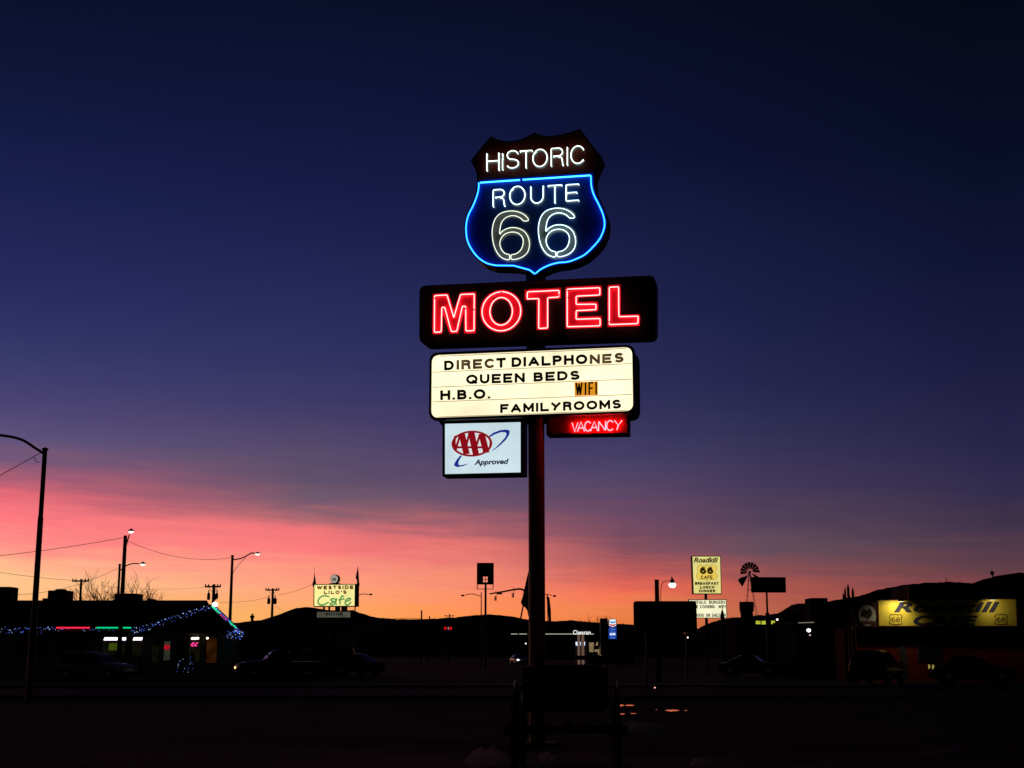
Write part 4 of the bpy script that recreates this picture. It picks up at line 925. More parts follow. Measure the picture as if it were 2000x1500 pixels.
# ------------------------------------------------------------------ vehicles
def vehicle(name, label, cat, px, Y, yaw, L_, H_, W_, colr, style='suv', head=None, tail=None, group=None, glass=GLASS_DARK, z=0.0, gap=None):
    p = at(px, 1275, Y); t = thing(name, label, cat, loc=(p.x, Y, z), rz=radians(yaw), group=group)
    paint = mat('car_paint_' + name + str(int(colr[0] * 100)) + style, colr, 0.3, 0.05, 1, spec=0.5)
    hl = L_ / 2; bz = .28; belt = .58 * H_
    prof = {'suv': [(-1, .62), (-.99, .75), (-.93, .92), (-.82, .985), (-.3, 1), (.08, .97), (.2, .86), (.42, .62), (.8, .56), (.97, .48), (1, .36)],
            'sedan': [(-1, .55), (-.97, .62), (-.72, .66), (-.5, .85), (-.3, .98), (0, 1), (.14, .95), (.4, .68), (.8, .6), (.97, .5), (1, .36)],
            'pickup': [(-1, .56), (-.99, .6), (-.26, .61), (-.24, .90), (-.18, .98), (.05, 1), (.18, .95), (.36, .64), (.8, .6), (.97, .54), (1, .36)],
            'van': [(-1, .6), (-.99, .85), (-.96, .97), (-.8, 1), (.3, 1), (.45, .94), (.66, .62), (.85, .54), (.97, .46), (1, .34)]}[style]
    rings = []; w2 = W_ / 2
    for u, zz in prof:
        zt = zz * H_; bl_ = min(belt, zt - .02); k = 0 if abs(u) < .95 else .06
        wt = (w2 - k) * (1 - .30 * max(0, (zt - belt)) / (H_ - belt + .001)); wb = w2 - k
        rings.append([(u * hl, -wb * .96, bz), (u * hl, -wb, bl_ * .7), (u * hl, -wb * .97, bl_), (u * hl, -wt * (.97 if zt > belt else .93), zt - .03), (u * hl, -wt * .8, zt), (u * hl, wt * .8, zt), (u * hl, wt * (.97 if zt > belt else .93), zt - .03), (u * hl, wb * .97, bl_), (u * hl, wb, bl_ * .7), (u * hl, wb * .96, bz)])
    m = MB(); n = 10; V = [v for r in rings for v in r]
    m.add(V, [(i * n + j, i * n + (j + 1) % n, (i + 1) * n + (j + 1) % n, (i + 1) * n + j) for i in range(len(rings) - 1) for j in range(n)], True)
    m.add(rings[0], [tuple(range(n))]); m.add(rings[-1], [tuple(range(n - 1, -1, -1))])
    body_ = m.build('body', paint, t)
    def prz(u):
        for (u0, z0), (u1, z1) in zip(prof, prof[1:]):
            if u0 <= u <= u1: return H_ * (z0 + (z1 - z0) * (u - u0) / (u1 - u0))
    spans = {'suv': [(-.90, -.56), (-.52, -.14), (-.10, .26)], 'sedan': [(-.46, -.1), (-.06, .30)], 'pickup': [(-.20, .26)], 'van': [(-.92, -.42), (-.38, .06), (.12, .55)]}[style]
    for s in (-1, 1):
        for u0, u1 in spans:
            q4 = []
            for u, lo in ((u0, 1), (u1, 1), (u1, 0), (u0, 0)):
                zt = prz(u) - .10; zb = belt + .03; zv = zb if lo else max(zt, zb + .02)
                wv = w2 * .97 + (w2 * (1 - .30 * (prz(u) - belt) / (H_ - belt)) * .97 - w2 * .97) * ((zv - belt) / max(.05, prz(u) - belt)); q4.append((u * hl, s * (wv + .006), zv))
            q5 = [(a_, b_ + s * .008, c_) for a_, b_, c_ in q4]
            m = MB(); m.add(q4 + q5, [(0, 1, 2, 3), (7, 6, 5, 4), (0, 4, 5, 1), (1, 5, 6, 2), (2, 6, 7, 3), (3, 7, 4, 0)]); m.build('window', glass, body_)
    # windscreen and rear glass
    def screen(ua, ub, name_):
        za, zb = prz(ua), prz(ub); wa, wb_ = [w2 * (1 - .30 * max(0, z_ - belt) / (H_ - belt)) * .82 for z_ in (za, zb)]
        d = Vector((ub - ua, 0, (zb - za) / hl)).normalized(); nn = Vector((-d.z, 0, d.x)) * .012
        if nn.z < 0: nn = -nn
        P = [Vector((ua * hl, -wa, za)), Vector((ub * hl, -wb_, zb)), Vector((ub * hl, wb_, zb)), Vector((ua * hl, wa, za))]
        m = MB(); m.add([x + nn for x in P] + [x - nn for x in P], [(0, 1, 2, 3), (7, 6, 5, 4), (0, 4, 5, 1), (1, 5, 6, 2), (2, 6, 7, 3), (3, 7, 4, 0)]); m.build(name_, glass, body_)
    ws = {'suv': (.22, .40), 'sedan': (.16, .38), 'pickup': (.20, .34), 'van': (.47, .64)}[style]; screen(*ws, 'windscreen')
    MB().box(hl - .02, hl + .06, -w2 * .9, w2 * .9, .30, .48).build('bumper', DARKSTEEL, t, bevel=.03); MB().box(-hl - .06, -hl + .02, -w2 * .9, w2 * .9, .32, .5).build('bumper', DARKSTEEL, t, bevel=.03)
    for u in (-.62, .64):
        for s in (-1, 1):
            c = Vector((u * hl, s * (w2 - .1), .34)); ty = MB().lathe(c, [(.22, -.12), (.33, -.12), (.345, -.08), (.345, .08), (.33, .12), (.22, .12)], 20, 'y').build('wheel', RUBBER, t)
            MB().lathe(c, [(.03, -.13), (.2, -.125), (.215, -.1), (.215, .1), (.2, .125), (.03, .13)], 16, 'y').build('rim', CHROME, ty)
    for s in (-1, 1):
        on = head and s in head
        MB().box(hl - .05, hl + .03, s * w2 * .85, s * w2 * .58, .62, .76).build('headlight', head[s] if on else mat('unlit_headlight', (.25, .25, .25), .15, spec=.6), t, bevel=.02)
        on = tail and s in tail
        MB().box(-hl - .02, -hl + .05, s * w2 * .88, s * w2 * .66, .75, .98).build('taillight', tail[s] if on else mat('unlit_taillight', (.2, .01, .01), .2, spec=.5), t, bevel=.02)
        MB().box(.34 * hl, .42 * hl, s * (w2 + .02), s * (w2 + .2), belt + .02, belt + .16).build('mirror', paint, t, bevel=.02)
    return t
HLO = mat('amber_lit_headlamp', (.9, .6, .3), .3, emit=(1, .55, .25), es=3.0)
HLW = mat('white_lit_headlamp', (.9, .9, .9), .3, emit=(.9, .88, 1), es=6.0)
vehicle('parked_suv', 'pale SUV parked side-on in front of the left cafe windows', 'suv', 190, 84, -14, 4.4, 1.68, 1.85, (.42, .36, .34), 'suv')
vehicle('parked_pickup', 'dark pickup with one small amber lamp lit, facing left below the mesa', 'pickup truck', 545, 88, 198, 5.2, 1.78, 1.9, (.05, .045, .045), 'pickup', head={-1: HLO})
vehicle('parked_van', 'light van with dark side windows behind the dark pickup', 'van', 624, 97, 185, 4.8, 1.95, 1.9, (.32, .26, .22), 'van')
vehicle('parked_car', 'dark red car parked right of the yellow sign post', 'car', 690, 98, 150, 4.3, 1.55, 1.75, (.10, .02, .02), 'sedan')
vehicle('parked_suv', 'black SUV parked below the round emblem and cafe sign', 'suv', 1712, 72, 62, 4.6, 1.72, 1.85, (.02, .02, .022), 'suv')
vehicle('parked_car', 'dark blue car near the right edge with yellow glints on its tail', 'car', 1897, 74, -8, 4.2, 1.45, 1.75, (.02, .025, .04), 'sedan', tail={1: mat('yellow_glint_lamp', (.6, .5, .1), .3, emit=(.6, .5, .12), es=.5), -1: mat('yellow_glint_lamp2', (.6, .5, .1), .3, emit=(.6, .5, .12), es=.5)})
vehicle('parked_car', 'dark car glinting under the windmill', 'car', 1466, 96, -20, 4.2, 1.45, 1.75, (.03, .03, .032), 'sedan')
vehicle('car_at_pumps', 'pale car with a bright headlamp under the fuel canopy', 'car', 1014, 186, -78, 4.3, 1.45, 1.75, (.4, .4, .42), 'sedan', head={-1: HLW})

# ------------------------------------------------------------------ yellow cafe sign with pennants
yp = Plane(654, 1275, 95, 14); BOXM = mat('sign_box_metal', (0.05, 0.03, 0.02), 0.6, 0.3, 4, spec=.2)
t = thing('cafe_sign', 'yellow lit box sign with green script word, round shield on top and dim WELCOME board', 'sign', yp)
YL = mat('lit_yellow_sign_face', (.7, .65, .3), .4, emit=(1.0, 0.90, 0.34), es=.98, evar=.12, scale=.8)
def quad(pl, pts, off): return [(v.x, v.z) for v in (pl.L(x, y, off) for x, y in pts)]
def quad_ccw(p): return order(p)
def lightbox(pl, parent, pts, inner, off, back, face, name='sign_box', mt=BOXM):
    o_, i_ = order(quad(pl, pts, off)), order(quad(pl, inner, off))
    b_ = MB().prism(o_, -off + .03, back).build(name, mt, parent)
    MB().ring(o_, i_, -off - .02, -off + .03).build('frame', mt, b_); MB().prism(i_, -off + .005, -off + .028).build('lit_face', face, b_); return b_
b1 = lightbox(yp, t, [(612.5, 1141), (694.5, 1140.5), (694, 1184.5), (612.5, 1185)], [(614, 1142.5), (693, 1142), (692.5, 1183), (614, 1183.5)], .25, .45, YL)
BR = mat('brown_sign_letter', (.1, .02, .01), .5, emit=(.17, .03, .005), es=.8); GR = mat('green_script_letter', (.03, .15, .02), .5, emit=(.13, .38, .10), es=.8)
m = MB(); block_text(yp, .247, m, 'WESTSIDE', 619, 1151.6, 690.5, 1150.5, 7.4, thick=.31, gap=.45); m.build('lettering', BR, b1)
m = MB(); block_text(yp, .247, m, "LILO'S", 632.5, 1160.5, 677, 1160, 7.0, thick=.30, gap=.5); m.build('lettering', BR, b1)
CAFE = [crom([(643, 1166, 0), (636, 1163.5, 0), (628, 1165, 0), (622.5, 1171, 0), (621.5, 1177, 0), (626, 1181.5, 0), (634, 1180.5, 0), (642, 1176, 0)]),
        crom([(656, 1170.5, 0), (650, 1169.5, 0), (646, 1171.5, 0), (652, 1175, 0), (656, 1173, 0), (658, 1170, 0), (655.5, 1177, 0), (657.5, 1181.5, 0)]),
        crom([(656, 1175, 0), (650, 1176.5, 0), (645, 1179, 0), (646.5, 1181.5, 0), (652, 1180.5, 0), (656, 1177, 0)]),
        crom([(672, 1166, 0), (668, 1164, 0), (665.5, 1168, 0), (664, 1174, 0), (664.5, 1181, 0)]), [Vector((661, 1172, 0)), Vector((673, 1169.5, 0))],
        crom([(674, 1174.5, 0), (680, 1173.5, 0), (685, 1170, 0), (682, 1168.5, 0), (677, 1171, 0), (674, 1176.5, 0), (676.5, 1181.3, 0), (681, 1180.5, 0), (686, 1176, 0)])]
m = MB()
for k, c_ in enumerate(CAFE):
    ribbon(m, [(v[0], v[1]) for v in c_], .052, -.262 - .0004 * k, -.247, lambda u, v: (lambda w_: (w_.x, w_.z))(yp.L(u, v, .25)))
m.build('script_lettering', GR, b1)
# round shield topper
c = yp.L(654, 1131, .1); kk = 95 / F
top_ = MB().lathe((c.x, -.1, c.z), [(.05, -.12), (.29, -.12), (.31, -.08), (.31, .22), (.05, .26)], 24, 'y').build('round_topper', BOXM, t)
TOPF = mat('pale_lit_shield', (.5, .5, .48), .5, emit=(.50, .47, .38), es=.75, evar=.2, scale=3)
MB().lathe((c.x, -.1, c.z), [(.02, -.135), (.265, -.135), (.27, -.115)], 24, 'y').build('shield_face', TOPF, top_)
m = MB(); block(m, '66', Vector((c.x - .13, 0, c.z - .13)), Vector((c.x + .13, 0, c.z - .13)), Vector((c.x - .13, 0, c.z + .09)), .236, thick=.2); m.build('numerals', mat('grey_numeral', (.08, .08, .07), .5), top_)
MB().box(c.x - .36, c.x + .3, -.2, .25, c.z - .42, c.z - .28).build('topper_base', BOXM, top_)
zb = yp.L(640, 1186, 0).z; zl = yp.L(640, 1194, 0).z
for x, w_ in ((632, 1.6), (642.5, 1.6), (659, 8), (672, 10)):
    a_ = yp.L(x - w_ / 2, 1186, 0).x; b_ = yp.L(x + w_ / 2, 1186, 0).x; MB().box(a_, b_, -.05, .18, zl - .1, zb + .1).build('strut', BOXM, t)
RB = mat('reader_board_painted_spill', (.4, .4, .36), .6, emit=(.10, .10, .075), es=.7, evar=.4, scale=1.2)  # dim emission stands in for light spilling down from the box above
b2 = MB().prism(order(quad(yp, [(617, 1193.5), (689, 1193), (689, 1238), (617, 1238)], .15)), -.12, .22).build('reader_board', BOXM, t)
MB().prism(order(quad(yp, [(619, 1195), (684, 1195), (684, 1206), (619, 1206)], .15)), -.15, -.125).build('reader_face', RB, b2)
MB().prism(order(quad(yp, [(619, 1206.3), (684, 1206.3), (684, 1220), (619, 1220)], .15)), -.148, -.125).build('reader_face', mat('reader_board_shaded_part', (.25, .25, .22), .6, 0.2, 2), b2)  # darker lower face, where the painted spill fades out
m = MB(); block_text(yp, .152, m, 'WELCOME', 636, 1202, 670, 1202, 5.5, thick=.22, gap=.5); m.build('lettering', mat('black_letter', (0, 0, 0)), b2)
m = MB()
for i in range(9):
    c0, c1 = yp.L(629 + i * 4.8, 1205.8, .152), yp.L(632 + i * 4.8, 1210, .152); m.box(c0.x, c0.x + .03, -.156, -.152, c1.z, c0.z); m.box(c0.x, c1.x, -.156, -.152, (c0.z + c1.z) / 2, (c0.z + c1.z) / 2 + .03)
m.build('faded_lettering', mat('black_letter', (0, 0, 0)), b2)
z2 = yp.L(652, 1237).z
MB().lathe((-.1, .05, 0), [(.14, 0), (.14, z2)], 12).build('pole', DARKSTEEL, t)
FLAGM = mat('dark_red_pennant_cloth', (.06, .012, .012), .9, .3, 3, spec=.05)
def pennant(label, base, pts, th_, Y, pole_pts, group='pennants on the yellow cafe sign', plane=None, mt=FLAGM, rp=.02):
    pl = plane or Plane(base[0], base[1], Y); t_ = thing('pennant', label, 'pennant', loc=(pl.W(*base, 0).x, pl.W(*base, 0).y, pl.W(*base, 0).z), group=group)
    o_ = pl.L(*base); f = order([(v.x - o_.x, v.z - o_.z) for v in (pl.L(x, y) for x, y in pts)])
    m_ = MB(); n_ = len(f)
    fx = [(x, .06 * sin(x * 9 + z * 5), z) for x, z in f]
    m_.add([(x, y - .012, z) for x, y, z in fx] + [(x, y + .012, z) for x, y, z in fx], [tuple(range(n_)), tuple(range(2 * n_ - 1, n_ - 1, -1))] + [(i, i + n_, (i + 1) % n_ + n_, (i + 1) % n_) for i in range(n_)])
    m_.build('cloth', mt, t_); a_ = pl.L(*pole_pts[0]) - o_; b_ = pl.L(*pole_pts[1]) - o_; MB().tube([a_, b_], rp, seg=6, r1=rp * .5).build('staff', DARKSTEEL, t_)
    return t_
pennant('furled pennant on a thin staff at the left top corner of the yellow sign', (614, 1142), [(614.3, 1116), (615, 1124), (616, 1132), (617, 1140), (614, 1150), (611, 1144), (610.5, 1141), (612, 1135), (613, 1128)], 0, 94.6, [(613, 1165), (614.3, 1107)], plane=yp)
pennant('taller furled pennant at the right top corner of the yellow sign', (697, 1142), [(699, 1106), (700.5, 1122), (701, 1135), (702, 1142), (700.5, 1148), (698, 1158), (696, 1150), (697.5, 1137), (696.5, 1132), (694.5, 1129), (697, 1117)], 0, 94.6, [(695, 1186), (699, 1104)], plane=yp)

# ------------------------------------------------------------------ middle distance
bp = Plane(948, 1275, 150); t = thing('board_sign', 'tall dark board on a pole with four small square openings', 'sign', bp)
o_ = order(quad(bp, [(931.5, 1099.5), (964.5, 1099.5), (964, 1141.5), (931.5, 1141.5)], .2))
xa, xb = bp.L(943.5, 1127).x, bp.L(952.5, 1127).x; za, zb_ = bp.L(943, 1137.5).z, bp.L(943, 1126).z
L0, R0 = bp.L(931.5, 1100).x, bp.L(964.5, 1100).x; T0, B0 = bp.L(948, 1099.5).z, bp.L(948, 1141.5).z
m = MB(); m.ring([(L0, B0), (R0, B0), (R0, T0), (L0, T0)], [(xa, za), (xb, za), (xb, zb_), (xa, zb_)], -.2, .2); pn = m.build('board', DARKSTEEL, t)
m = MB(); m.box((xa + xb) / 2 - .03, (xa + xb) / 2 + .03, -.05, .05, za, zb_); m.build('mullion', DARKSTEEL, pn); m = MB(); m.box(xa, xb, -.04, .04, (za + zb_) / 2 - .03, (za + zb_) / 2 + .03); m.build('mullion', DARKSTEEL, pn)
zc = bp.L(948, 1151).z; MB().ring([(L0, zc), (R0 - .03, zc), (R0 - .03, B0), (L0, B0)], [(L0 + .09, zc + .06), (R0 - .12, zc + .06), (R0 - .12, B0 - .001), (L0 + .09, B0 - .001)], -.1, .1).build('lower_frame', DARKSTEEL, t)
MB().lathe((0, 0, 0), [(.13, 0), (.11, B0 + .2)], 12).build('pole', DARKSTEEL, t)

tp = Plane(1040, 1275, 112); t = thing('traffic_signal', 'traffic signal mast arm with two hanging signals left of the motel pole', 'traffic signal', tp)
arm = crom([tp.L(x, y) for x, y in [(956, 1160), (980, 1156), (1005, 1151.5), (1016, 1150.5), (1024, 1154), (1033, 1168), (1040, 1190)]], False, 6)
MB().tube(arm, .055, seg=8, r1=.1).build('mast_arm', DARKSTEEL, t); MB().lathe((0, 0, 0), [(.16, 0), (.11, tp.L(1040, 1185).z)], 12).build('pole', DARKSTEEL, t)
for x, y in ((968.5, 1158), (1002.5, 1152)):
    c = tp.L(x, y); s_ = MB().box(c.x - .06, c.x + .06, -.1, .1, c.z - .62, c.z - .25).build('signal_head', DARKSTEEL, t, bevel=.02)
    MB().tube([(c.x + .0, 0, c.z + .22), (c.x, 0, c.z), (c.x + .09, 0, c.z - .15), (c.x, 0, c.z - .3)], .02, seg=6).build('hanger', DARKSTEEL, s_)
    for k in range(3): MB().lathe((c.x - .1, 0, c.z - .32 - .12 * k), [(.045, -.03), (.045, .03)], 10, 'x').build('lens_hood', DARKSTEEL, s_)
c = tp.L(976, 1159.5); MB().box(c.x - .22, c.x + .22, -.03, .03, c.z - .06, c.z + .06).build('street_name_plate', DARKSTEEL, t)

FD = mat('dark_flag_cloth', (.035, .012, .015), .9, .4, 2, spec=.05)
fp = Plane(1024, 1275, 40)
pennant('dark draped flag on a slanted staff left of the motel sign pole', (1026, 1180), [(1034, 1108), (1029, 1128), (1024, 1150), (1020, 1168), (1017, 1176), (1019, 1181), (1022, 1184), (1026, 1187), (1030, 1193), (1031.5, 1203), (1040, 1205), (1044, 1160), (1040, 1108)], 0, 40, [(1015, 1218), (1037, 1105)], plane=fp, mt=FD, group='flags beside the motel sign pole', rp=.028)
gp_ = Plane(1070, 1275, 44)
FD2 = mat('faded_flag_cloth', (.05, .02, .012), .9, col2=(.16, .10, .05), scale=1.5, spec=.05)
pennant('narrow drooping flag showing right of the motel sign pole', (1072, 1190), [(1067, 1165), (1073, 1166), (1074, 1174), (1076, 1190), (1076.5, 1213), (1071, 1213), (1070, 1196), (1069.5, 1180)], 0, 44, [(1069, 1160), (1069.8, 1225)], plane=gp_, mt=FD2, group='flags beside the motel sign pole', rp=.02)

REDN = mat('small_red_neon', (.5, .01, .01), .4, emit=(.75, .004, .01), es=.9)
rp_ = Plane(875, 1275, 240); t = thing('small_neon_sign', 'small distant red lit sign low on the dark skyline', 'sign', rp_)
a_, b_ = rp_.L(864, 1222), rp_.L(887, 1232); sb_ = MB().box(a_.x, b_.x, 0, .3, b_.z, a_.z).build('panel', DARKSTEEL, t); MB().lathe((0, .15, 0), [(.12, 0), (.1, b_.z)], 10).build('pole', DARKSTEEL, t)
for x0, x1 in ((866.5, 873), (877, 883.5)):
    c0, c1 = rp_.L(x0, 1224), rp_.L(x1, 1230); MB().lathe(((c0.x + c1.x) / 2, -.02, (c0.z + c1.z) / 2), [(.01, -.03), (.2, -.03), (.26, 0), (.2, .03)], 8, 'y').build('lit_letter', REDN, sb_)
c0, c1 = rp_.L(875, 1224), rp_.L(876.2, 1230); MB().box(c0.x, c1.x, -.04, -.01, c1.z, c0.z).build('lit_bar', mat('dim_white_bar', (.5, .5, .5), .4, emit=(.5, .5, .5), es=.6), sb_)

# fuel station
gs = Plane(1075, 1275, 196); t = thing('fuel_station', 'flat fuel station canopy with thin lit edge and white glowing lettering', 'fuel station', gs)
EDGE = mat('lit_canopy_edge', (.6, .6, .5), .5, emit=(.75, .72, .6), es=.62)
a_, b_ = gs.L(996, 1231), gs.L(1162, 1240); cz0 = gs.L(1075, 1239.5).z; cz1 = gs.L(1075, 1229).z
cn = MB().box(a_.x, b_.x, 0, 9, cz0, cz1).build('canopy', DARKSTEEL, t)
for x0, x1 in ((998, 1011), (1014, 1029), (1034, 1150), (1153, 1160)):
    c0, c1 = gs.L(x0, 1237.6), gs.L(x1, 1239); MB().box(c0.x, c1.x, -.06, -.01, c1.z, c0.z).build('edge_light', EDGE, cn)
WL = mat('lit_white_channel_letter', (.8, .8, .8), .4, emit=(.95, 1, 1), es=1.25)
m = MB(); seg_text(gs, .05, m, 'Chevron', 1119.5, 1239, 1153.5, 1239, 8.2, bold=0.0, depth=.12, spacing=1.08); m.build('channel_lettering', WL, cn)
COLB = mat('column_painted_light', (.35, .25, .2), .7, emit=(.30, .17, .12), es=.42)  # columns are no lamps: emission paints in the light falling on them
for x in (1130.5, 1138.5, 1020.5):
    c0 = gs.L(x, 1240); MB().box(c0.x - .17 * (1 if x > 1100 else .3), c0.x + .17 * (1 if x > 1100 else .3), .2, .55, 0, cz0).build('column', COLB if x > 1100 else GALV, t)
PB = mat('lit_pump_topper', (.7, .8, 1), .4, emit=(.65, .78, 1.0), es=1.1); PUMP = mat('pump_body', (.08, .08, .1), .5)
for x in (1127, 1132.5, 1141): 
    c0, c1 = gs.L(x - 2.4, 1253.5), gs.L(x + 2.4, 1261)
    p_ = MB().box(c0.x, c1.x, .6, 1.1, 0, c1.z).build('pump', PUMP, t); MB().prism([(c0.x, c0.z), (c1.x, c0.z), (c1.x - .05, c1.z), (c0.x + .05, c1.z)], .55, 1.0).build('pump_topper', PB, p_)
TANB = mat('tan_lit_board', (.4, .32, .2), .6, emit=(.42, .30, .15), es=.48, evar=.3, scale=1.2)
st_ = Plane(1165, 1275, 205); t = thing('station_shop', 'small shop front with tan lit notice boards beside the fuel canopy', 'shop', st_)
a_, b_ = st_.L(1146, 1249), st_.L(1240, 1249); MB().box(a_.x, b_.x, 0, 8, 0, a_.z).build('wall', mat('shop_wall', (.05, .04, .04), .9), t)
MB().box(a_.x - .3, b_.x + .3, -.4, 8.3, a_.z, a_.z + .25).build('roof', ROOFD, t)
for pts in ([(1150.5, 1255), (1160, 1254.5), (1159, 1273.5), (1151, 1273.5)], [(1163, 1261), (1165.5, 1254), (1168, 1254), (1168, 1260.5)], [(1161.5, 1268.5), (1170.5, 1268), (1170.5, 1279), (1168, 1279), (1167.5, 1273), (1161, 1273)], [(1171.5, 1262), (1175.5, 1262.5), (1175.3, 1280), (1171.5, 1280)]):
    MB().prism(quad(st_, pts, .05), -.08, -.005).build('notice_board', TANB, t)
# stand-alone price sign
pp_ = Plane(1196.5, 1275, 178); t = thing('fuel_price_sign', 'tall narrow fuel price sign with blue and red striped badge over blue panel', 'price sign', pp_)
BL = mat('lit_blue_price_panel', (.02, .08, .5), .4, emit=(.010, .06, .42), es=.9); BD = mat('badge_white', (.8, .8, .8), .4, emit=(.88, .94, 1), es=1.0); BU = mat('badge_blue', (.02, .2, .6), .4, emit=(.03, .30, .62), es=.9); BRd = mat('badge_red', (.6, .02, .03), .4, emit=(.70, .02, .04), es=.9)
bx_ = MB().prism(order(quad(pp_, [(1188.5, 1225), (1204.5, 1225), (1204.5, 1248.5), (1188.5, 1248.5)], .15)), -.12, .2).build('price_panel', DARKSTEEL, t)
MB().prism(order(quad(pp_, [(1189, 1225.5), (1204, 1225.5), (1204, 1248), (1189, 1248)], .15)), -.14, -.122).build('lit_face', BL, bx_)
bd = MB().prism(order(quad(pp_, [(1189.5, 1209.5), (1196.5, 1208.2), (1203.5, 1209.5), (1204.3, 1211), (1204.3, 1222.5), (1196.5, 1225.5), (1188.8, 1222.5), (1188.8, 1211)], .15)), -.13, .2).build('badge', DARKSTEEL, t)
MB().prism(order(quad(pp_, [(1190.3, 1210.2), (1196.5, 1209.2), (1202.8, 1210.2), (1203.4, 1222), (1196.5, 1224.7), (1189.7, 1222)], .15)), -.145, -.131).build('badge_face', BD, bd)
for y, mt in ((1212.8, BU), (1218.2, BRd)):
    MB().prism(order(quad(pp_, [(1190.6, y), (1196.5, y + 2), (1202.5, y), (1202.5, y + 3), (1196.5, y + 5.2), (1190.6, y + 3)], .15)), -.16, -.146).build('badge_stripe', mt, bd)
PW = mat('lit_price_digit', (.8, .8, .8), .4, emit=(.75, .85, 1), es=1.0)
m = MB(); block_text(pp_, .142, m, '3291', 1191, 1241, 1202.5, 1241, 4.6, thick=.26, gap=.35); m.build('price_digits', PW, bx_)
for y in (1230, 1235.5, 1246.5):
    c0, c1 = pp_.L(1192, y - 1.5), pp_.L(1201.5, y); m = MB(); n_ = 4
    for i in range(n_):
        xa_ = c0.x + (c1.x - c0.x) * i / n_; m.box(xa_, xa_ + (c1.x - c0.x) * .17, -.148, -.1405, c1.z, c0.z)
    m.build('small_lettering', mat('dim_price_text', (.4, .4, .5), .4, emit=(.30, .42, .75), es=.7), bx_)
for x in (1190, 1203): 
    c0 = pp_.L(x, 1248); MB().box(c0.x - .05, c0.x + .05, 0, .1, 0, c0.z).build('leg', DARKSTEEL, t)
t = unit('small dark box with a flat top beside the price sign badge', 1171.5, 1186.5, 1208, 200, name='equipment_box', cat='utility box', y_low=1275)
ds = Plane(1217, 1275, 120); t = thing('diamond_sign', 'small grey diamond road sign seen from behind on a post', 'road sign', ds)
MB().prism(order(quad(ds, [(1212, 1259), (1217, 1254), (1222, 1259), (1217, 1264)], .03)), -.03, -.01).build('plate', mat('sign_back_aluminium', (.3, .25, .22), .5, spec=.3), t); MB().box(-.03, .03, -.01, .04, 0, ds.L(1217, 1256).z).build('post', GALV, t)

# dark rounded sign on legs
dp = Plane(1300, 1275, 61, 0); t = thing('dark_board_sign', 'big unlit rounded sign board standing on two thin legs', 'sign', dp)
o_ = [tuple(p) for p in roundpoly([Vector(p) for p in quad(dp, [(1238, 1174), (1360, 1174), (1362, 1236), (1239, 1236)], .15)], .12)]
bd_ = MB().prism(o_, -.15, .15).build('board', mat('unlit_sign_board', (.04, .025, .022), .7, .3, 3, spec=.15), t)
DR = mat('faded_red_letter', (.22, .02, .02), .6)
m = MB(); block_text(dp, .151, m, '40', 1303, 1208, 1328, 1208, 20, thick=.16); m.build('lettering', DR, bd_)
for x in (1262, 1340):
    c0 = dp.L(x, 1230); MB().box(c0.x - .04, c0.x + .04, -.04, .04, 0, c0.z).build('leg', GALV, t)
lp = Plane(1285.5, 1275, 80); t = thing('yard_lamp', 'round glowing yard lamp on a thick wooden pole behind the unlit sign', 'lamp', lp)
MB().lathe((0, 0, 0), [(.14, 0), (.125, lp.L(1285, 1132).z)], 12).build('pole', POLEWOOD, t)
ar = MB().tube(crom([lp.L(x, y) for x, y in [(1290.5, 1175), (1291, 1150), (1293, 1140), (1298, 1135.5), (1308, 1134.5)]], False, 5), .022, seg=6).build('arm', GALV, t)
c = lp.L(1313, 1135); GRN = mat('green_lamp_housing', (.02, .10, .06), .5, emit=None)
hd = MB().lathe((c.x, 0, c.z), [(.13, -.12), (.14, -.06), (.10, .08), (.06, .12), (.06, .16), (.03, .17)], 14).build('lamp_head', GRN, t)
MB().box(c.x - .05, c.x + .01, -.03, .03, c.z + .15, c.z + .26).build('photocell', DARKSTEEL, hd)
BOWL = mat('glowing_glass_bowl', (.8, .9, .9), .3, emit=(.85, 1, 1.0), es=3.2)
MB().lathe((c.x, 0, c.z), [(.16, -.12), (.205, -.17), (.20, -.26), (.13, -.35), (.01, -.38)], 16).build('glass_bowl', BOWL, hd)

# ------------------------------------------------------------------ tall yellow lit sign and its letter board
rk = Plane(1381.5, 1275, 108, -4); t = thing('diner_sign', 'tall yellow lit sign with golden 66 shield above a white letter board', 'sign', rk)
YR = mat('lit_pale_yellow_face', (.7, .65, .3), .4, emit=(.80, .72, .24), es=.95, evar=.12, scale=.8)
b1 = lightbox(rk, t, [(1351, 1085.5), (1407.5, 1085.5), (1409.5, 1160.5), (1353.5, 1160.5)], [(1352.5, 1087), (1406.3, 1087), (1408.2, 1159), (1355, 1159)], .2, .25, YR)
KB = mat('backlit_brown_black', (.02, .01, .005), .5, emit=(.05, .025, .005), es=.6)
m = MB(); seg_text(rk, .2, m, 'Roadkill', 1355.2, 1098.3, 1402.5, 1098.3, 9.2, bold=.035, shear=.25, depth=.01); m.build('lettering', KB, b1)
SH = [(1360.5, 1110), (1365, 1104.5), (1369, 1103.3), (1373, 1105), (1377, 1105), (1380.5, 1103), (1384, 1105), (1388, 1105), (1393, 1103), (1398, 1105), (1401.3, 1110), (1398.5, 1113.5), (1398.5, 1118), (1401, 1122), (1401.5, 1127), (1398.5, 1131), (1393, 1132.3), (1388, 1132), (1384, 1133.2), (1380.5, 1134.5), (1377, 1133.2), (1372, 1132), (1367, 1132.3), (1362, 1131), (1359.5, 1127), (1360, 1122), (1363, 1118), (1363, 1113.5)]
shp = order(quad(rk, SH, .2)); cx = sum(p[0] for p in shp) / len(shp); cz = sum(p[1] for p in shp) / len(shp)
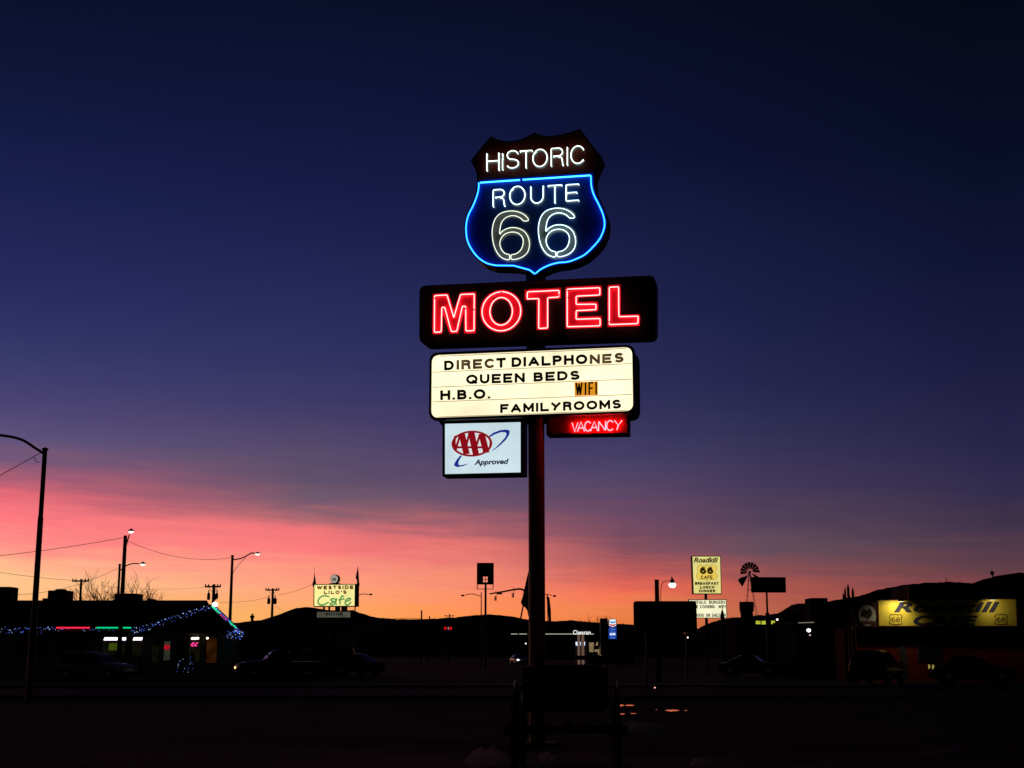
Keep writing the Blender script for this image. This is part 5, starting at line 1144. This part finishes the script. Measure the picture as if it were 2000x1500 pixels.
MB().prism(shp, -.198, -.196).build('shield_outline', KB, b1); si = inset(shp, .022)
sf = MB().prism(si, -.201, -.1985).build('shield', mat('backlit_golden', (.7, .5, .1), .4, emit=(.86, .62, .10), es=.95), b1)
m = MB(); block_text(rk, .202, m, '66', 1367.5, 1121.3, 1393, 1121.3, 14, thick=.31, gap=.35, depth=.006); m.build('numerals', KB, sf)
m = MB(); block_text(rk, .202, m, 'CAFE', 1369, 1131, 1391.7, 1131, 7, thick=.22, gap=.3, depth=.006); m.build('lettering', KB, sf)
for s_, x0, x1, y in (('BREAKFAST', 1357.5, 1403.5, 1142.3), ('LUNCH', 1367, 1395, 1149.7), ('DINNER', 1365.5, 1397, 1157)):
    m = MB(); block_text(rk, .197, m, s_, x0, y, x1, y, 5.6, thick=.31, gap=.4); m.build('lettering', KB, b1)
MB().lathe((0, .0, 0), [(.13, 0), (.11, rk.L(1381, 1160).z)], 12).build('pole', DARKSTEEL, t)
WB = mat('lit_white_board', (.7, .7, .6), .4, emit=(.95, .92, .62), es=.98, evar=.1, scale=1.0)
b2 = lightbox(rk, t, [(1345, 1170.5), (1419, 1170.5), (1420.5, 1207.5), (1346.5, 1207.5)], [(1346.3, 1172), (1417.8, 1172), (1419, 1206.3), (1348, 1206.3)], .32, -.12, WB, 'letter_board')
KG = mat('thin_grey_black_letter', (.03, .03, .02), .5, col2=(.10, .09, .05), scale=4)
for s_, x0, x1, y in (('BUFFALO', 1348.5, 1379, 1179.3), ('BURGERS', 1385, 1416.5, 1179.3), ('HOME', 1350, 1363, 1188), ('COOKING', 1367.5, 1396, 1188), ('WIFI', 1403, 1417, 1188), ('FAMOUS', 1348, 1374.5, 1204.7), ('OK', 1379, 1387, 1204.7), ('SALOON', 1390.5, 1417, 1204.7)):
    m = MB(); block_text(rk, .317, m, s_, x0, y, x1, y, 6.2, thick=.2, gap=.35); m.build('lettering', KG, b2)
sp = Plane(1413, 1275, 100); t = thing('pointed_post', 'slim pointed post rising in front of the white letter board', 'post', sp)
z0, z1 = sp.L(1413, 1206).z, sp.L(1413, 1179).z
MB().lathe((0, 0, 0), [(.12, 0), (.12, z0), (.10, z0 + (z1 - z0) * .35), (.03, z0 + (z1 - z0) * .55), (.008, z1)], 8).build('shaft', DARKSTEEL, t); MB().lathe((0, 0, z0), [(.15, -.1), (.17, 0), (.12, .12)], 8).build('collar', DARKSTEEL, t)

# ------------------------------------------------------------------ windmill
wm = Plane(1472, 1275, 122); t = thing('windmill', 'dark farm windmill with bladed wheel and tail vane on a lattice tower', 'windmill', wm)
c = wm.L(1463.5, 1117.5); kk = 122 / F
zt = c.z
for sx in (-1, 1):
    for sy in (-1, 1):
        MB().tube([(sx * 1.0, sy * 1.0, 0), (c.x + sx * .06, sy * .06, zt - .3)], .022, seg=6).build('leg', DARKSTEEL, t)
for z_ in (2.0, 4.0, 5.6, 7.0):
    f_ = z_ / zt; w_ = 1.0 * (1 - f_) + .06 * f_; cx_ = c.x * f_
    m = MB(); m.tube([(cx_ - w_, -w_, z_), (cx_ + w_, -w_, z_), (cx_ + w_, w_, z_), (cx_ - w_, w_, z_)], .02, closed=True, seg=5); m.build('girt', DARKSTEEL, t)
wh = MB(); R_ = 18.5 * kk; r_i = 6.0 * kk
wheel = MB().lathe((c.x, -.35, c.z), [(.02, -.1), (.09, -.1), (.09, .3), (.02, .3)], 10, 'y').build('hub', DARKSTEEL, t)
for k in range(16):
    a_ = 2 * pi * k / 16 + .1
    if 3.5 < (a_ % (2 * pi)) < 4.5 or 5.0 < (a_ % (2 * pi)) < 6.05 and k % 2: continue
    u_ = Vector((cos(a_), 0, sin(a_))); v_ = Vector((-sin(a_), .35, cos(a_))).normalized()
    P = [c + u_ * r_i - v_ * .045, c + u_ * r_i + v_ * .045, c + u_ * R_ + v_ * .15, c + u_ * R_ - v_ * .15]; P = [p + Vector((0, -.35, 0)) for p in P]; n_ = u_.cross(v_) * .008
    m = MB(); m.add([p + n_ for p in P] + [p - n_ for p in P], [(0, 1, 2, 3), (7, 6, 5, 4), (0, 4, 5, 1), (1, 5, 6, 2), (2, 6, 7, 3), (3, 7, 4, 0)]); m.build('blade', DARKSTEEL, wheel)
m = MB(); m.tube([c + Vector((cos(2 * pi * i / 24) * R_ * .62, -.34, sin(2 * pi * i / 24) * R_ * .62)) for i in range(24)], .014, closed=True, seg=5)
m.build('wheel_ring', DARKSTEEL, wheel)
for k in range(6):
    a_ = 2 * pi * k / 6 + .3; MB().tube([c + Vector((0, -.34, 0)), c + Vector((cos(a_) * R_ * .62, -.34, sin(a_) * R_ * .62))], .012, seg=5).build('wheel_arm', DARKSTEEL, wheel)
MB().prism(order(quad(wm, [(1441, 1132.5), (1447, 1128), (1461, 1124), (1460, 1127), (1450.5, 1146)], 0)), .1, .13).build('tail_vane', DARKSTEEL, t)
a_ = wm.L(1458, 1126); MB().tube([(c.x, -.2, c.z), (a_.x, .1, a_.z)], .03, seg=6).build('tail_boom', DARKSTEEL, t)
MB().box(c.x - .05, c.x + .05, -.2, .2, c.z - .3, c.z + .05).build('gearbox', DARKSTEEL, t)
bp2 = Plane(1501.5, 1275, 105); t = thing('billboard', 'plain dark rectangular board on one pole right of the windmill', 'sign', bp2)
MB().prism(order(quad(bp2, [(1466.5, 1127), (1534.5, 1127.3), (1535.5, 1157.3), (1468, 1157)], .15)), -.15, .15).build('board', DARKSTEEL, t, bevel=.02)
z_ = bp2.L(1501, 1157).z; MB().lathe((0, 0, 0), [(.16, 0), (.16, bp2.L(1501, 1198).z), (.075, bp2.L(1501, 1196).z), (.07, z_ + .1)], 12).build('pole', DARKSTEEL, t)
# water tank and long low shop behind it
tk = Plane(1461, 1275, 116); zz0 = tk.L(1461, 1208).z; t = thing('water_tank', 'squat wide water tank standing on a low roof under the windmill', 'water tank', loc=(tk.o.x, 116, zz0 - .3))
h1, h2, h3 = [tk.L(1461, y).z - zz0 + .3 for y in (1198, 1191, 1175.5)]
MB().lathe((0, 0, 0), [(.52, 0), (.52, h1), (.45, h1 + .05)], 16).build('base', DARKSTEEL, t); MB().lathe((0, 0, 0), [(.45, h1), (.58, h2 - .1), (.60, h2), (.60, h3), (.3, h3 + .01)], 18).build('drum', DARKSTEEL, t); MB().tube([(-.58, -.1, h2), (-.5, -.1, h1 - .1), (-.5, -.1, 0)], .03, seg=6).build('pipe', DARKSTEEL, t)
sh_ = Plane(1500, 1275, 117); t = thing('long_shop', 'long dark shop with a strip of yellow lit windows below the billboard', 'building', sh_)
a_, b_ = sh_.L(1438, 1211), sh_.L(1600, 1211)
MB().box(a_.x, b_.x, 0, 8, 0, a_.z).build('wall', mat('shop_board', (.012, .008, .007), 1.0, .2, 3, spec=.02), t)
MB().box(a_.x - .3, b_.x + .3, -.4, 8.3, a_.z, a_.z + .18).build('roof', ROOFD, t)
YW = mat('yellow_lit_window', (.6, .6, .1), .4, emit=(.62, .66, .05), es=.75, evar=.4, scale=2)
for x0, x1, y0, y1 in ((1476, 1485.5, 1212.5, 1219), (1487, 1500.5, 1212.5, 1219.5), (1506, 1514, 1212.5, 1219)):
    c0, c1 = sh_.L(x0, y0, .05), sh_.L(x1, y1, .05); f_ = MB().ring([(c0.x - .05, c1.z - .05), (c1.x + .05, c1.z - .05), (c1.x + .05, c0.z + .05), (c0.x - .05, c0.z + .05)], [(c0.x, c1.z), (c1.x, c1.z), (c1.x, c0.z), (c0.x, c0.z)], -.08, -.004).build('window', TRIMC, t)
    MB().box(c0.x, c1.x, -.04, -.006, c1.z, c0.z).build('pane', YW, f_)
def wall_lamp(label, px, py, Y, r, col, es, name='wall_lamp', hood=True):
    p = at(px, py, Y); t_ = thing(name, label, 'lamp', loc=p); MB().ball((0, 0, 0), r, r * .9, 10, 6).build('globe', mat('lamp_glow_%d' % px, (.8, .8, .8), .3, emit=col, es=es), t_)
    if hood: MB().lathe((0, 0, r * .7), [(r * 1.2, 0), (r * .8, r * .5), (.01, r * .7)], 10).build('hood', DARKSTEEL, t_); MB().tube([(0, 0, r), (0, .5, r)], .02, seg=6).build('arm', DARKSTEEL, t_)
wall_lamp('tiny warm lamp at the right end of the yellow windows', 1518, 1210, 115, .09, (1, .8, .7), 3)
wall_lamp('pinkish white lamp beside the dark doorway below the hill', 1579.5, 1231, 88, .13, (.95, .85, 1), 3.2)
wall_lamp('small lamp low behind the legs of the unlit sign', 1342.5, 1245, 90, .07, (1, .75, .75), 2.6)
wall_lamp('faint purple-red bulb below the pinkish white lamp', 1582, 1240.5, 88, .06, (.7, .45, .6), .8, hood=False)
wall_lamp('tiny red marker light on the ground between the sign legs', 1279, 1343, 62, .035, (1, .45, .4), 1.5, name='marker_light', hood=False)
wall_lamp('white vertical lamp left of the motel pole near the fuel canopy', 1027, 1257, 190, .11, (.8, .95, 1), 1.5, hood=False)
pd = Plane(1575, 1275, 90); t = thing('flat_roof_shop', 'flat roofed dark shop with a roof box between lamp and picket gate', 'building', pd)
a_, b_ = pd.L(1556, 1219), pd.L(1652, 1219); MB().box(a_.x, b_.x, 0, 7, 0, a_.z).build('wall', mat('shop_board', (0, 0, 0)), t); MB().box(a_.x - .2, b_.x + .2, -.5, 7.2, a_.z, a_.z + .22).build('roof', ROOFD, t)
MB().tube([pd.L(1559, 1216.5, .52), pd.L(1590, 1215.5, .52)], .03, seg=6).build('eave_light', mat('dim_eave_light', (.5, .5, .4), .4, emit=(.32, .28, .2), es=.6), t)
MB().prism(order(quad(pd, [(1597, 1165.5), (1630, 1165.5), (1630, 1222), (1597, 1222)], 0)), 2, 4).build('roof_box', ROOFD, t)
c0, c1 = pd.L(1600, 1240), pd.L(1625, 1285); d_ = MB().box(c0.x, c1.x, -.06, -.004, 0.05, c0.z).build('door', TRIMC, t); MB().box(c0.x + .12, c1.x - .12, -.08, -.06, 1.0, c0.z - .15).build('pane', GLASS_DARK, d_)

# ------------------------------------------------------------------ diner building at right
db = Plane(1850, 1275, 78, 0); t = thing('diner_building', 'long reddish diner front carrying the wide yellow sign', 'diner', db)
RW = mat('rust_red_boards', (.16, .02, .010), .9, .25, 3, spec=.05, bump=.3)
a_, b_ = db.L(1662, 1226), db.L(2150, 1226)
MB().box(a_.x, b_.x, 0, 4, 0, a_.z).build('wall', RW, t)
pr_ = MB().prism([(db.L(1668, 1226).x, a_.z), (b_.x, a_.z), (b_.x, db.L(2000, 1168).z), (db.L(1668, 1178).x, db.L(1668, 1178).z)], .25, 1.0).build('parapet', TRIMC, t)
MB().box(a_.x, b_.x, -.5, 0, a_.z - .12, a_.z + .05).build('awning', DARKSTEEL, t)
z_ = at(1800, 1145, 84).z; x_a, x_b = at(1775, 1150, 84).x - db.o.x, at(2080, 1150, 84).x - db.o.x
MB().box(x_a, x_b, 6, 10, 2.5, z_).build('upper_storey', TRIMC, t); MB().box(x_a - .06, x_a, 5.9, 6.1, 2.5, z_ + .02).build('lit_edge_strip', mat('pink_painted_edge_light', (.45, .16, .12), .8, .2, 4), t)  # thin pink strip paints in the lit left edge of the storey
wl = Plane(1700, 1275, 78)
for x0, x1 in ((1790, 1840),):
    c0, c1 = db.L(x0, 1250), db.L(x1, 1292); w_ = MB().box(c0.x, c1.x, -.05, -.004, c1.z, c0.z).build('window', TRIMC, t); MB().box(c0.x + .1, c1.x - .1, -.07, -.05, c1.z + .1, c0.z - .1).build('pane', GLASS_DARK, w_)
c0, c1 = db.L(1755, 1252), db.L(1772, 1300); d_ = MB().box(c0.x, c1.x, -.06, -.004, 0, c0.z).build('door', TRIMC, t); MB().ball((c1.x - .12, -.1, 1.0), .04).build('handle', CHROME, d_)
# wide sign panel
ws = Plane(1850, 1275, 77.4, 0)
t = thing('wide_cafe_sign', 'wide floodlit yellow painted panel with slate lettering and two 66 shields', 'sign', loc=ws.o)
YP = mat('painted_yellow_panel', (.74, .56, .07), .7, col2=(.60, .44, .05), scale=1.3, spec=.15)
pz = order(quad(ws, [(1714, 1171.5), (1985, 1169), (1987.5, 1223.5), (1716, 1223.5)], .1)); panel = MB().prism(pz, -.1, .12).build('panel', YP, t)
PB_ = mat('slate_blue_letter_paint', (.035, .035, .065), .7, .2, 3, spec=.15); PK = mat('brown_line_paint', (.10, .05, .01), .7)
m = MB(); seg_text(ws, .101, m, 'Roadkill', 1746, 1195, 1953, 1194.5, 18.5, bold=.04, shear=.28, spacing=1.08, depth=.02); m.build('lettering', PB_, panel)
m = MB(); seg_text(ws, .101, m, 'CAFE', 1784, 1220.5, 1910, 1220.5, 17.5, bold=.05, shear=.2, spacing=1.1, depth=.02)
m.build('lettering', PB_, panel)
for cx0 in (1749.5, 1955):
    S_ = [(1737, 1204), (1740, 1199.5), (1744, 1201), (1749.5, 1199.3), (1755, 1201), (1759, 1199.5), (1762, 1204), (1759.5, 1209), (1761.5, 1214), (1762, 1217), (1758, 1219), (1753, 1219), (1749.5, 1220.3), (1746, 1219), (1741, 1219), (1737, 1217), (1737.5, 1214), (1740, 1209)]
    shp = order(quad(ws, [(x + cx0 - 1749.5, y) for x, y in S_], .1)); m = MB(); m.tube([(x, -.105, z) for x, z in shp], .022, closed=True, seg=6); s1 = m.build('shield_outline', PK, panel)
    m = MB(); block_text(ws, .101, m, '66', cx0 - 8, 1215.5, cx0 + 8.5, 1215.5, 10, thick=.14, gap=.3, depth=.01); m.build('numerals', PK, s1)
MB().ring(pz, [tuple(Vector(p) * 1) for p in [(pz[i][0] + (.04 if pz[i][0] < 0 else -.04), pz[i][1] + (.04 if pz[i][1] < 4 else -.04)) for i in range(4)]], -.115, -.1).build('frame', mat('dark_red_frame', (.10, .01, .01), .7), panel)
def flood(label, px, py, aim, energy, size, blend=.8):
    p = at(px, py - 1, 76.55); t_ = thing('flood_lamp', label, 'flood lamp', loc=p, group='flood lamps over the wide yellow sign')
    MB().box(-.14, .14, -.14, .05, -.02, .12).build('housing', mat('black_lamp_housing', (.01, .01, .01), .6), t_, bevel=.02); MB().tube([(0, .05, .05), (0, .9, .15), (0, 1.3, .12)], .025, seg=6).build('arm', DARKSTEEL, t_)
    MB().box(-.11, .11, -.11, .03, -.035, -.022).build('lens', mat('flood_lens', (.8, .8, .6), .3, emit=(1, .93, .55), es=2.2), t_)
    l = bpy.data.lights.new('flood_light', 'SPOT'); l.energy = energy; l.spot_size = radians(size); l.spot_blend = blend; l.color = (1, .9, .55); l.shadow_soft_size = .08
    o = bpy.data.objects.new('flood_light', l); COL.objects.link(o); o.location = Vector((0, -.02, -.08)); o.parent = t_
    d = at(*aim, 77.3) - p; o.rotation_euler = d.to_track_quat('-Z', 'Y').to_euler()
flood('left black flood lamp leaning over the letter R of the yellow sign', 1759, 1175, (1748, 1200), 80, 140)
flood('right flood lamp over the last letters of the yellow sign', 1938, 1172, (1945, 1194), 25, 140)
# round emblem on its own dark board
ep = Plane(1693, 1275, 77.3); t = thing('round_emblem_sign', 'pale oval emblem sign with a dark bird shape left of the yellow panel', 'sign', loc=ep.o)
c = ep.L(1693.5, 1202, .1); kx = 77.3 / F
E_ = [(c.x + 17 * kx * cos(a), c.z + 20 * kx * sin(a)) for a in [2 * pi * i / 40 for i in range(40)]]
bd_ = MB().prism(order(quad(ep, [(1666, 1178), (1712, 1176), (1713, 1225), (1667, 1225)], .1)), -.06, .1).build('backboard', mat('dark_red_board', (.06, .012, .012), .8), t)
ov = MB().prism(E_, -.10, -.062).build('oval', mat('faded_cream_oval', (.50, .50, .42), .7, .2, 3), t)
m = MB(); f3 = lambda pts: [(c.x + x * kx, c.z - y * kx) for x, y in pts]
m.prism(f3([(-10, -6), (-6, -13), (0, -9), (6, -14), (10, -7), (8, 2), (3, 6), (1, 10), (-1, 6), (-7, 3), (-12, 2)]), -.105, -.1005); m.build('bird_figure', mat('emblem_dark', (.03, .015, .012), .8), ov)
m = MB(); m.prism(f3([(-13, 11), (13, 10), (12, 17), (-11, 17)]), -.108, -.1005); m.build('name_band', mat('emblem_maroon', (.12, .03, .02), .8), ov)
# picket gate
gt = Plane(1657, 1275, 76.8); t = thing('picket_gate', 'tall uneven weathered log pickets left of the round emblem', 'fence', gt)
for x, y, w_ in ((1648, 1158, 4), (1652, 1147, 4), (1656.5, 1141.5, 5), (1661, 1162, 4), (1667, 1148, 5)):
    c0 = gt.L(x, y); r_ = w_ * 77 / F / 2; MB().lathe((c0.x, .1 * (x % 3), 0), [(r_ * 1.1, 0), (r_, c0.z - .2), (r_ * .35, c0.z)], 8).build('picket', mat('weathered_log', (.13, .05, .035), .9, .3, 6, spec=.05, bump=.4), t)
for y in (1185, 1212):
    c0, c1 = gt.L(1645, y), gt.L(1670, y); MB().box(c0.x, c1.x, -.12, -.05, c0.z - .07, c0.z + .07).build('rail', mat('weathered_log', (0, 0, 0)), t)
# things on the right hill
wt_ = Plane(1949, 1275, 590); t = thing('water_tower', 'tiny bulb-shaped water tower on the right hill crest', 'water tower', loc=(wt_.o.x, 590, wt_.L(1949, 1131).z))
h_ = wt_.L(1949, 1115).z - wt_.L(1949, 1131).z; MB().lathe((0, 0, -3), [(.35, 0), (.3, h_ * .45 + 3)], 8).build('stem', DARKSTEEL, t); MB().ball((-.2, 0, h_ * .72), .85, .95, 14, 8).build('bulb_tank', DARKSTEEL, t)
an = Plane(1856.5, 1275, 600); t = thing('radio_mast', 'faint thin radio mast on the hill above the wide yellow sign', 'mast', loc=(an.o.x, 600, an.L(1856, 1145).z))
h_ = an.L(1856, 1128).z - an.L(1856, 1145).z
for s_ in (-1, 1): MB().tube([(s_ * .6, 0, -2), (s_ * .15, 0, h_)], .07, seg=4).build('rail', DARKSTEEL, t)
m = MB(); m.tube([((-1) ** i * (.55 - .4 * i / 8), 0, h_ * i / 8) for i in range(9)], .05, seg=4); m.build('bracing', DARKSTEEL, t)
fn = Plane(800, 1275, 420); t = thing('guard_fence', 'faint low fence line on the skyline right of the yellow cafe sign', 'fence', loc=(fn.o.x, 420, fn.L(800, 1213).z - 3))
za_ = 3 + fn.L(800, 1207.5).z - fn.L(800, 1213).z; xa, xb = fn.L(770, 1208).x, fn.L(822, 1208).x
MB().tube([(xa, 0, za_), (xb, 0, za_)], .06, seg=5).build('rail', DARKSTEEL, t)
for i in range(14): MB().box(xa + (xb - xa) * i / 13 - .04, xa + (xb - xa) * i / 13 + .04, -.04, .04, 0, za_).build('post', DARKSTEEL, t)

# ------------------------------------------------------------------ old wagon parked at the pole foot
wx = at(1103, 1275, 19.0).x
t = thing('old_wagon', 'old wooden wagon with spoked wheels standing in the dark before the sign pole', 'wagon', loc=(wx, 18.6, 0), rz=radians(-3))
def wheel_(x, y, R__, nsp):
    h = MB().lathe((x, y, R__), [(.03, -.16), (.06, -.15), (.08, 0), (.06, .13), (.02, .14)], 14, 'x').build('wheel', WOODDARK, t)
    m = MB(); V = []
    n_ = 36
    for i in range(n_):
        a = 2 * pi * i / n_
        for rr_, dx in ((R__ - .07, -.03), (R__ - .012, -.03), (R__ - .012, .03), (R__ - .07, .03)): V.append((x + dx, y + rr_ * cos(a), R__ + rr_ * sin(a)))
    m.add(V, [(i * 4 + j, i * 4 + (j + 1) % 4, ((i + 1) % n_) * 4 + (j + 1) % 4, ((i + 1) % n_) * 4 + j) for i in range(n_) for j in range(4)]); m.build('felloe', WOODDARK, h)
    m = MB(); m.tube([(x, y + (R__ - .005) * cos(2 * pi * i / n_), R__ + (R__ - .005) * sin(2 * pi * i / n_)) for i in range(n_)], .014, closed=True, seg=6); m.build('iron_tyre', mat('worn_iron', (.12, .10, .09), .45, .3, 6, metal=.6), h)
    m = MB()
    for k in range(nsp):
        a = 2 * pi * k / nsp; m.tube([(x, y + .06 * cos(a), R__ + .06 * sin(a)), (x, y + (R__ - .06) * cos(a), R__ + (R__ - .06) * sin(a))], .02, seg=6)
    m.build('spokes', WOODDARK, h)
    MB().lathe((x, y, R__), [(.05, -.19 if x > 0 else .14), (.05, -.15 if x > 0 else .19)], 12, 'x').build('hub_cap', CHROME, h)
for x in (-.66, .66): wheel_(x, -.2, .62, 14); wheel_(x, 2.0, .50, 12)
bx = MB().box(-.5, .5, -.7, 2.7, .86, .92).build('bed', WOODDARK, t)
for x in (-.52, .52): 
    for k in range(3): MB().box(x - .02, x + .02, -.7, 2.7, .92 + k * .17, 1.075 + k * .17).build('side_board', WOODDARK, t)
for y in (-.7, 2.7):
    for k in range(3): MB().box(-.5, .5, y - .02, y + .02, .92 + k * .17, 1.075 + k * .17).build('end_board', WOODDARK, t)
MB().box(-.62, .62, -.26, -.14, .58, .68).build('axle', WOODDARK, t); MB().box(-.62, .62, 1.94, 2.06, .46, .56).build('axle', WOODDARK, t)
MB().box(-.45, .45, 1.5, 1.85, 1.5, 1.56).build('seat', WOODDARK, t); MB().tube([(0, 2.7, .55), (0, 4.2, .35)], .04, seg=8).build('drawbar', WOODDARK, t)
